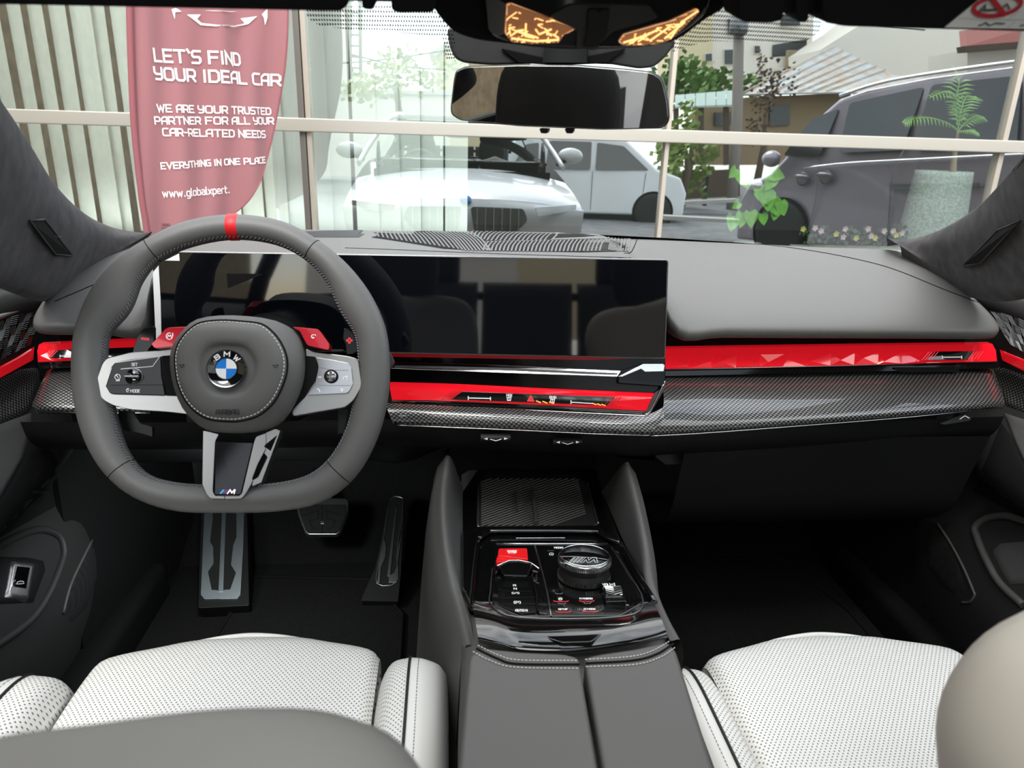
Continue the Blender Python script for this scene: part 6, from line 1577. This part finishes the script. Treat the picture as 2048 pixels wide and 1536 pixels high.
for x, y, a, s in ((1482, 345, .5, .105), (1472, 338, -.7, .07), (1540, 346, 1.3, .09), (1545, 352, -.5, .10), (1520, 378, .55, .11), (1532, 385, .15, .115), (1545, 402, .4, .10), (1552, 412, -.15, .09), (1560, 405, .35, .085), (1500, 424, .1, .095), (1484, 426, -.1, .09), (1466, 432, -.15, .095), (1478, 405, -.9, .06), (1524, 428, .2, .07)):
    leaf(vn, at(x, y, Y=4.38), a, s, .25)
LZ = at(1590, 492, Y=4.3).z - .16
wl = structure('trim_1'); MB().box((2.1, 4.42, LZ / 2), (2.4, .66, LZ)).build('window_ledge', M['planter_box'], wl)
MB().lathe(V((at(1497, 470, Y=4.42).x, 4.42, LZ)), (0, 0, 1), [(.07, 0), (.09, .15), (.085, .16)], 16).build('pot', M['planter_box'], vn)
fb = thing('flower_box', 'window box of small pink and yellow flowers inside the shop glass', 'flowers', at(1700, 480, Y=4.3))
b0, b1 = at(1590, 492, Y=4.3), at(1830, 500, Y=4.3)
MB().box(((b0.x + b1.x) / 2, 4.30, b0.z - .08), (b1.x - b0.x, .16, .16)).build('box', M['planter_box'], fb, bevel=.006)
lv = MB()
for k in range(150):
    c = at(1600 + rnd.random() * 215, 452 + rnd.random() * 34, Y=4.26 + rnd.random() * .10); a = rnd.random() * 6.28; s = .018 + rnd.random() * .014
    d = V((math.cos(a), -.5, math.sin(a))) * s; e = V((-math.sin(a), .2, math.cos(a))) * s * .5
    lv.add([c, c + d * .6 + e, c + d * 1.2, c + d * .6 - e], [(0, 1, 2, 3)])
lv.build('foliage', M['flower_leaf'], fb, kind='stuff')
for k, (x, y) in enumerate([(1606, 458), (1630, 456), (1642, 462), (1672, 468), (1686, 474), (1690, 458), (1712, 476), (1736, 458), (1742, 472), (1750, 476), (1768, 462), (1786, 462), (1792, 470), (1804, 466)]):
    c = at(x, y, Y=4.22); mb = MB()
    for p in range(5):
        a = p * 1.2566 + k; d = V((math.cos(a), -.25, math.sin(a))); e = V((-math.sin(a), 0, math.cos(a)))
        mb.add([c, c + d * .012 + e * .008, c + d * .021, c + d * .012 - e * .008], [(0, 1, 2, 3)])
    mb.build('blossom', M['petal_pink' if k % 3 else 'petal_yellow'], fb, recalc=False)

# ------------------------------------------------------------------ the street behind the car, seen in the shop glass
def rv(px, py, D):
    """A point D metres down the reflected view, folded back to its true side of the glass."""
    p = at(px, py, Y=D); return V((p.x, 2 * FY - p.y, p.z))
def quad(m, nm, t, pts, D, th=.2, bevel=0):
    P = [rv(x, y, d) for (x, y), d in zip(pts, D if isinstance(D, (list, tuple)) else [D] * len(pts))]
    return MB().prism(P, (0, -th, 0)).build(nm, M[m], t, bevel=bevel)
# own car: outer body
ob = thing('pale_sedan', 'pale painted bonnet, grille and wings of the car itself, mirrored in the shop glass', 'car', (0, 1.0, 0))
hood = [[V((x, y, z - .10 * (abs(x) / .9) ** 2.5)) for x in (-.90, -.7, -.45, -.2, 0, .2, .45, .7, .90)] for y, z in ((1.50, .915), (1.7, .895), (2.0, .865), (2.3, .825), (2.52, .785), (2.62, .745))]
for r in hood:
    for p in r: p.y -= .16 * (abs(p.x) / .9) ** 2 * (p.y - 1.4)
MB().loft(hood, 2, 3).build('bonnet', M['white_paint'], ob)
front = [[V((p.x * (1 if z > .5 else .98), p.y + dy, z if z else p.z)) for p in hood[-1]] for dy, z in ((0, 0), (.06, .66), (.08, .50), (.05, .30), (0, .22))]
MB().loft(front, 2, 3).build('bumper', M['white_paint'], ob)
for s in (-1, 1):
    MB().prism(rounded([V((s * .03, 2.71, .70)), V((s * .42, 2.69, .69)), V((s * .45, 2.69, .60)), V((s * .36, 2.70, .52)), V((s * .06, 2.72, .52))], .03), (0, .02, 0)).build('kidney_grille', M['grille_grey'], ob, bevel=.006)
    for k in range(6): MB().box((s * (.08 + k * .06), 2.735, .61), (.008, .012, .16)).build('grille_bar', M['satin_silver'], ob)
    MB().prism([(s * .50, 2.66, .70), (s * .84, 2.46, .71), (s * .84, 2.46, .66), (s * .52, 2.67, .63)], (0, .03, 0)).build('headlamp', M['lamp_glass'], ob, bevel=.006)
    MB().loft([[V((s * (.93 if y < 2 else .88), y, min(z, .92 if y < 1 else .80 if y < 2 else .66))) for z in (.28, .45, .6, .88, .92)] for y in (-2.3, -1, .2, 1.3, 2.3)], 2, 2).build('side_panel', M['white_paint'], ob)
    m0 = V((s * 1.03, .95, 1.03)); MB().sphere(m0, (.12, .07, .075)).build('wing_mirror', M['white_paint'], ob)
    MB().beam((s * .90, 1.0, .95), (s * .98, .97, .99), .05, .03).build('mirror_foot', M['dark_plastic'], ob)
    MB().tube(crom([(s * .90, 1.38, .93), (s * .83, .95, 1.10), (s * .70, .45, 1.32), (s * .60, -.2, 1.375), (s * .62, -1.2, 1.30), (s * .72, -1.9, 1.05)], 5), (.018, .03), 8).build('roof_frame', M['white_paint'], ob)
em = MB().lathe((0, 2.64, .735), (0, .6, .5), [(.041, 0), (.041, .006), (.0001, .008)], 24).build('emblem', M['emblem_blue'], ob)
MB().box((0, .455, 1.345), (1.2, .2, .03)).build('roof_front', M['white_paint'], ob)
# the white car parked further off
def car_side(nm, label, cat, pl, outline, windows, wheels, paint, th, doors=(), wr=.34, flip=False):
    """A car shaped from its side outline, cabin tucked in, with windows, wheels and door lines."""
    if flip: outline = [(-x, z) for x, z in outline]; windows = [[(-x, z) for x, z in w] for w in windows]; wheels = [(-x, z) for x, z in wheels]; doors = [[(-x, z) for x, z in w] for w in doors]
    t = thing(nm, label, cat, pl.p(0, 0))
    P = [pl.p(*q) for q in outline]
    mb = MB(); n = len(P); zt_ = max(q[1] for q in outline)
    def lay(o, k): return [pl.p(q[0], q[1], -o - (.16 * max(0, (q[1] - 1.0)) / max(.1, zt_ - 1.0) if k else 0)) for q in outline]
    mb.grid([lay(0, 1), lay(.12, 1)] + [], True, False, False)
    A = [pl.p(q[0], q[1], -.16 * max(0, q[1] - 1.0) / max(.1, zt_ - 1.0)) for q in outline]; B = [pl.p(q[0], q[1], -th + .16 * max(0, q[1] - 1.0) / max(.1, zt_ - 1.0)) for q in outline]
    body = MB().add(A + B, [list(range(n))[::-1], list(range(n, 2 * n))] + [(i, (i + 1) % n, n + (i + 1) % n, n + i) for i in range(n)])
    body.build('body', M[paint], t, bevel=.05, seg=3, angle=40)
    lean = lambda q, o: pl.p(q[0], q[1], o - .16 * max(0, q[1] - 1.0) / max(.1, zt_ - 1.0))
    for w in windows: MB().prism(rounded([lean(q, .012) for q in w], .04), pl.n * -.02).build('side_window', M['car_pane'], t)
    for x, z in wheels:
        c = pl.p(x, z, .03)
        w = MB().lathe(c - pl.n * .22, pl.n, [(wr * .6, 0), (wr, .02), (wr, .2), (wr * .9, .23), (wr * .66, .22)], 28).build('wheel', M['tyre'], t)
        MB().lathe(c, pl.n, [(wr * .66, -.02), (wr * .6, 0), (wr * .15, -.02), (.001, .0)], 20).build('hub_cap', M['rim_metal'], w)
        MB().lathe(pl.p(x, z, .004), pl.n, [(wr * 1.14, -.002), (wr * 1.12, .003), (wr, .003)], 28).build('wheel_arch', M['black_matte'], t)
    for l in doors: strokes([l], .012, lambda a, b: lean((a, b), .006)).build('door_gap', M['dark_steel'], t, recalc=False)
    return t, lean
mat('car_pane', gray(.03), .05, spec=.6, coat=.5)
sp0 = rv(1168, 455, 14)
PSU = Plane((sp0.x, sp0.y, -.25), (-1, -.22, 0), (0, 0, 1))
PSU.o = V((sp0.x, sp0.y, sp0.z))
suv, ln_ = car_side('white_car', 'white family car mirrored in the shop glass beside the bonnet reflection', 'car', PSU,
    [(-1.7, .25), (-1.95, .6), (-1.9, 1.0), (-1.6, 1.45), (-1.3, 1.64), (-.3, 1.70), (.7, 1.62), (1.30, 1.12), (1.75, .98), (1.88, .7), (1.85, .28)],
    [[(-1.45, 1.08), (-.95, 1.08), (-.95, 1.54), (-1.2, 1.5)], [(-.8, 1.08), (.05, 1.08), (.05, 1.58), (-.75, 1.58)], [(.15, 1.08), (1.15, 1.10), (.65, 1.52), (.15, 1.57)]], [(-1.1, .34), (1.28, .34)], 'white_paint', 1.8,
    [[(-.88, .4), (-.88, 1.05)], [(.1, .35), (.1, 1.05)], [(1.05, .4), (1.1, 1.05)]], flip=True)
# the grey van
v0, v1_ = rv(1470, 470, 8.6), rv(2140, 470, 5.6)
PVN = Plane((v1_.x, v1_.y, 0), V((v0.x - v1_.x, v0.y - v1_.y, 0)) * -1, (0, 0, 1))
if PVN.n.y < 0: PVN = Plane((v0.x, v0.y, 0), V((v1_.x - v0.x, v1_.y - v0.y, 0)) * -1, (0, 0, 1))
def vuv(x, y):
    """Pixel of the mirrored view to coordinates in the van's side."""
    r = ray(x, y); c = V((CAM.x, 2 * FY - CAM.y, CAM.z)); r = V((r.x, -r.y, r.z))
    t = (PVN.o - c).dot(PVN.n) / r.dot(PVN.n); return PVN.uv(c + r * t)
vo = [vuv(*p) for p in [(1470, 478), (1478, 400), (1492, 376), (1540, 346), (1565, 318), (1620, 240), (1665, 196), (1720, 176), (1850, 150), (2040, 124), (2260, 104), (2420, 110), (2440, 300), (2420, 520), (1900, 520)]]
vw = [[vuv(*p) for p in q] for q in ([(1566, 312), (1585, 280), (1618, 236), (1668, 216), (1642, 300), (1640, 312)], [(1688, 205), (1835, 172), (1805, 290), (1800, 300), (1676, 306)], [(1850, 168), (2010, 150), (2030, 155), (2030, 290), (1820, 298)], [(2060, 150), (2240, 130), (2240, 280), (2060, 285)])]
van, vln = car_side('grey_van', 'dark grey passenger van mirrored large in the shop glass', 'van', PVN, vo, vw, [vuv(1560, 462)], 'van_paint', 1.9,
    [[vuv(1806, 296), vuv(1785, 345), vuv(1775, 478)], [vuv(1640, 318), vuv(1632, 400), vuv(1615, 470)], [vuv(1780, 380), vuv(2040, 372)]], .33)
def vl(name, pts, r, m): MB().tube(crom([vln(vuv(*p), .02) for p in pts], 4), r, 6).build(name, M[m], van)
vl('roof_rail', [(1668, 190), (1740, 166), (1830, 148), (2030, 119), (2240, 98)], .018, 'chrome')
vl('belt_chrome', [(1610, 336), (1700, 326), (1850, 318), (2010, 310), (2240, 302)], .012, 'chrome')
for x, y in ((1606, 354), (1652, 350)):
    u, v_ = vuv(x, y)
    MB().tube([PVN.p(u - .09, v_, .02), PVN.p(u - .04, v_ + .01, .05), PVN.p(u + .04, v_ + .01, .05), PVN.p(u + .09, v_, .02)], .018, 8).build('door_handle', M['van_paint'], van)
    MB().lathe(PVN.p(u, v_ - .02, .004), PVN.n, [(.075, 0), (.06, .004), (.001, -.001)], 18).build('handle_cup', M['dark_steel'], van)
for q in ([(1780, 368), (1960, 366), (1960, 374), (1780, 376)],): MB().prism([PVN.p(*vuv(*p), .02) for p in q], -PVN.n * .02).build('side_rail', M['dark_steel'], van)
u, v_ = vuv(1512, 372); MB().sphere(PVN.p(u, v_, -.1), (.16, .16, .09)).build('headlamp', M['lamp_glass'], van)
u, v_ = vuv(1560, 318); MB().sphere(PVN.p(u, v_, .15), (.10, .12, .09)).build('wing_mirror', M['van_paint'], van)
# houses
hs = thing('low_house', 'low house with a rusty grey tin roof, mirrored above the van', 'house', rv(1640, 300, 22))
quad('render_brown', 'wall', hs, [(1390, 200), (1700, 185), (1760, 330), (1390, 330)], 22, .3)
roofp = [(1486, 188), (1670, 94), (1788, 150), (1680, 184)]
P = [rv(*p, d) for p, d in zip(roofp, (21.5, 25, 23.5, 21.0))]
ns = 7
for k in range(ns):                                      # sheet by sheet, each with its upstand
    a, b = k / ns, (k + 1) / ns
    lo0, lo1 = P[0].lerp(P[3], a), P[0].lerp(P[3], b); hi0, hi1 = P[1].lerp(P[2], a), P[1].lerp(P[2], b)
    MB().prism([lo0, lo1, hi1, hi0], (0, -.02, -.04)).build('roof_sheet', M['tin_roof'], hs)
    MB().tube([lo0 + V((0, 0, .04)), hi0 + V((0, 0, .04))], .02, 5).build('roof_seam', M['tin_roof'], hs)
Q = [rv(1788, 150, 23.5), rv(1680, 184, 21), rv(1880, 190, 21), rv(1860, 156, 23.5)]
MB().prism(Q, (0, -.02, -.05)).build('roof_side', M['tin_roof'], hs)
pr = [(1344, 212), (1474, 180), (1474, 208), (1346, 213)]
for k in range(6):
    a, b = k / 6, (k + .94) / 6
    f = lambda t, top: rv(1350 + t * 124, (190 - t * 10) if top else 213 - t * 4, 21 if top else 20)
    MB().prism([f(a, 0), f(b, 0), f(b, 1), f(a, 1)], (0, 0, -.05)).build('porch_sheet', M['tin_roof_green'], hs)
for x in (1352, 1402, 1452): MB().beam(rv(x, 212, 20.2), rv(x, 330, 20.2), .12, .12).build('porch_post', M['wood_dark'], hs)
quad('window_dark', 'window', hs, [(1540, 212), (1580, 210), (1580, 250), (1540, 252)], 21.9, .1); quad('window_dark', 'window', hs, [(1430, 225), (1462, 224), (1462, 250), (1430, 252)], 21.9, .1)
quad('wood_dark', 'fence_boards', hs, [(1344, 345), (1480, 338), (1480, 392), (1344, 400)], 19, .1)
ap_ = thing('apartment_block', 'white apartment block with recessed balconies, mirrored beyond the tin roof', 'building', rv(1500, 300, 34))
quad('render_white', 'wall', ap_, [(1420, -200), (1640, -200), (1620, 180), (1420, 180)], 34, 3)
quad('render_cream', 'wall', ap_, [(1352, -200), (1425, -200), (1425, 180), (1352, 180)], 33.8, 3)
quad('render_white', 'gable', ap_, [(1640, 100), (1720, 50), (1860, -60), (2000, -60), (1990, 170), (1740, 170), (1640, 130)], 30, 3)
def win(q, D, t=ap_): 
    quad('render_white', 'window_frame', t, [(x + (-2 if i in (0, 3) else 2), y + (-2 if i < 2 else 2)) for i, (x, y) in enumerate(q)], D, .08); o = quad('window_dark', 'window', t, q, D - .1, .05)
for q in ([(1450, 100), (1470, 99), (1470, 128), (1450, 128)], [(1510, 92), (1520, 92), (1520, 106), (1510, 106)], [(1456, 38), (1474, 38), (1474, 68), (1456, 68)], [(1562, 30), (1600, 28), (1600, 50), (1562, 52)]): win(q, 33.9)
win([(1412, 108), (1424, 107), (1424, 122), (1412, 122)], 33.7)
quad('window_dark', 'balcony_recess', ap_, [(1546, 90), (1614, 78), (1612, 110), (1545, 114)], 33.9, .05)
quad('render_white', 'balcony_front', ap_, [(1535, 116), (1618, 108), (1612, 134), (1535, 138)], 33.2, .2)
quad('stone_beige', 'downpipe', ap_, [(1576, 100), (1594, 100), (1590, 146), (1572, 146)], 32.8, .2)
rh = thing('tiled_roof_house', 'house with a red tiled roof at the far edge of the mirrored street', 'house', rv(1990, 250, 24))
quad('render_white', 'wall', rh, [(1935, 100), (2200, 60), (2200, 330), (1935, 330)], 24, 2)
quad('tile_roof', 'roof', rh, [(1930, 60), (2200, 10), (2200, 84), (1934, 92)], [25, 25, 23, 23], .3)
quad('wood_dark', 'eaves', rh, [(1930, 92), (2200, 70), (2200, 84), (1932, 104)], 22.8, .4)
cb = thing('cream_house', 'cream gabled house against the sky in the mirrored street', 'house', rv(890, 240, 26))
quad('render_cream', 'wall', cb, [(872, 106), (900, 84), (1060, 70), (1060, 330), (872, 330)], 26, 3)
quad('tin_roof', 'roof', cb, [(858, 106), (900, 78), (1070, 60), (1070, 72), (900, 92), (872, 112)], 25.8, 3)
wb2 = thing('street_wall', 'plain pale wall along the far side of the mirrored street', 'wall', rv(780, 300, 20))
quad('render_white', 'wall_panel', wb2, [(610, 182), (900, 188), (900, 360), (610, 350)], 20, .3)
quad('tin_roof', 'coping', wb2, [(556, 176), (904, 182), (904, 190), (556, 184)], 19.9, .5)
lb = thing('pale_house', 'tall pale house beside the sky in the mirrored street', 'house', rv(650, 200, 23))
quad('render_white', 'wall', lb, [(560, -250), (690, -250), (668, 330), (560, 330)], 23, 3)
# utility pole, wires, trees, bollards
up_ = thing('utility_pole', 'brown concrete utility pole mirrored above the vine', 'pole', rv(1474, 430, 17))
MB().tube([rv(1462, 432, 17), rv(1474, 250, 17), rv(1482, -200, 17)], [.125, .12, .11], 10).build('pole', M['pole_concrete'], up_)
MB().lathe(rv(1476, 70, 16.8), (0, 0, 1), [(.16, 0), (.2, .05), (.2, .35), (.1, .4)], 12).build('transformer', M['dark_steel'], up_)
p2_ = thing('utility_pole', 'slim lattice pole standing against the mirrored sky', 'pole', rv(712, 190, 19))
for q in (-.12, .12): MB().tube([rv(712, 200, 19) + V((q, 0, 0)), rv(708, -100, 19) + V((q, 0, 0))], .05, 6).build('upright', M['pole_concrete'], p2_)
for k in range(8): MB().beam(rv(712, 180 - k * 22, 19) + V((-.14, 0, 0)), rv(712, 180 - k * 22, 19) + V((.14, 0, 0)), .05, .05).build('rung', M['pole_concrete'], p2_)
for i, (a, b, D) in enumerate((((560, 130), (900, 100), 21), ((700, 108), (900, 140), 20), ((1640, 20), (1850, 60), 20))):
    m_ = rv((a[0] + b[0]) / 2, (a[1] + b[1]) / 2 + 8, D)
    put(MB().tube(crom([rv(*a, D), m_, rv(*b, D)], 6), .02, 5).build('overhead_wire', M['wire'], None, base=m_), ('upper sagging wire across the mirrored sky', 'lower sagging wire across the mirrored sky', 'sagging wire over the mirrored tin roof')[i], 'wire')
def tree(px, py, D, rx, rz, label, m, n=700, lsz=.16, trunk=True):
    c = rv(px, py, D); t = thing('tree', label, 'tree', (c.x, c.y, -.2))
    if trunk: MB().tube([(c.x, c.y, -.2), (c.x + .1, c.y, c.z * .6), (c.x, c.y, c.z)], [.12, .09, .04], 8).build('trunk', M['bark'], t)
    r_ = random.Random(px); mb = MB(); cl_ = [V((r_.gauss(0, .5) * rx, r_.gauss(0, .5) * rx, r_.gauss(0, .5) * rz)) for _ in range(14)]
    for k in range(n):
        q = c + r_.choice(cl_) + V((r_.gauss(0, .22) * rx, r_.gauss(0, .22) * rx, r_.gauss(0, .22) * rz))
        d = V((r_.gauss(0, 1), r_.gauss(0, 1), r_.gauss(0, .6))).normalized() * lsz; e = d.orthogonal().normalized() * lsz * .4
        mb.add([q, q + d * .5 + e, q + d, q + d * .5 - e], [(0, 1, 2, 3)])
    mb.build('foliage', M[m], t, kind='stuff')
tree(1395, 165, 24, 1.1, .8, 'round bushy tree above the mirrored porch roof', 'leaf_a', 1000, .25)
tree(1372, 300, 17, .45, 1.0, 'hanging green bush over the mirrored porch', 'leaf_b', 700, .18)
tree(1530, 225, 20, .35, 1.1, 'thin young tree before the mirrored brown house wall', 'bark', 300, .12)
tree(790, 155, 17, .9, .5, 'pale tree crown over the mirrored street wall', 'leaf_pale', 420, .16)
tree(700, 165, 30, .6, .5, 'small shrub crown beside the mirrored lattice pole', 'leaf_b', 300, .2)
for i, x in enumerate((1357, 1410)):
    p = rv(x, 398, 18); b_ = thing('bollard', ('black street bollard by the mirrored mullion', 'black street bollard nearer the mirrored utility pole')[i], 'bollard', (p.x, p.y, p.z - .1))
    MB().lathe((p.x, p.y, p.z - .2), (0, 0, 1), [(.06, 0), (.05, .1), (.045, .7), (.07, .72), (.05, .8), (.001, .84)], 12).build('post', M['bollard_black'], b_)
kb_ = thing('street_kerb', 'pale kerb along the mirrored road', 'kerb', rv(1400, 420, 13))
quad('kerb', 'kerb_stone', kb_, [(1330, 405), (1480, 398), (1480, 404), (1330, 412)], 15.5, .3); quad('kerb', 'kerb_stone', kb_, [(1330, 432), (1480, 440), (1480, 447), (1330, 440)], 11, .3)
# walls beside and behind the car, which light the cabin and show in its mirror and glass
sw1 = thing('stone_wall', 'beige stone yard wall along the driver side of the car', 'wall', (-3.2, -2.5, -.25))
MB().box((-3.3, -1.5, 1.4), (.3, 10.0, 3.4)).build('masonry', M['stone_beige'], sw1)
for k in range(12): MB().box((-3.28, -6.1 + k * .82, 3.15), (.42, .80, .10)).build('coping_stone', M['stone_grey'], sw1, bevel=.01)
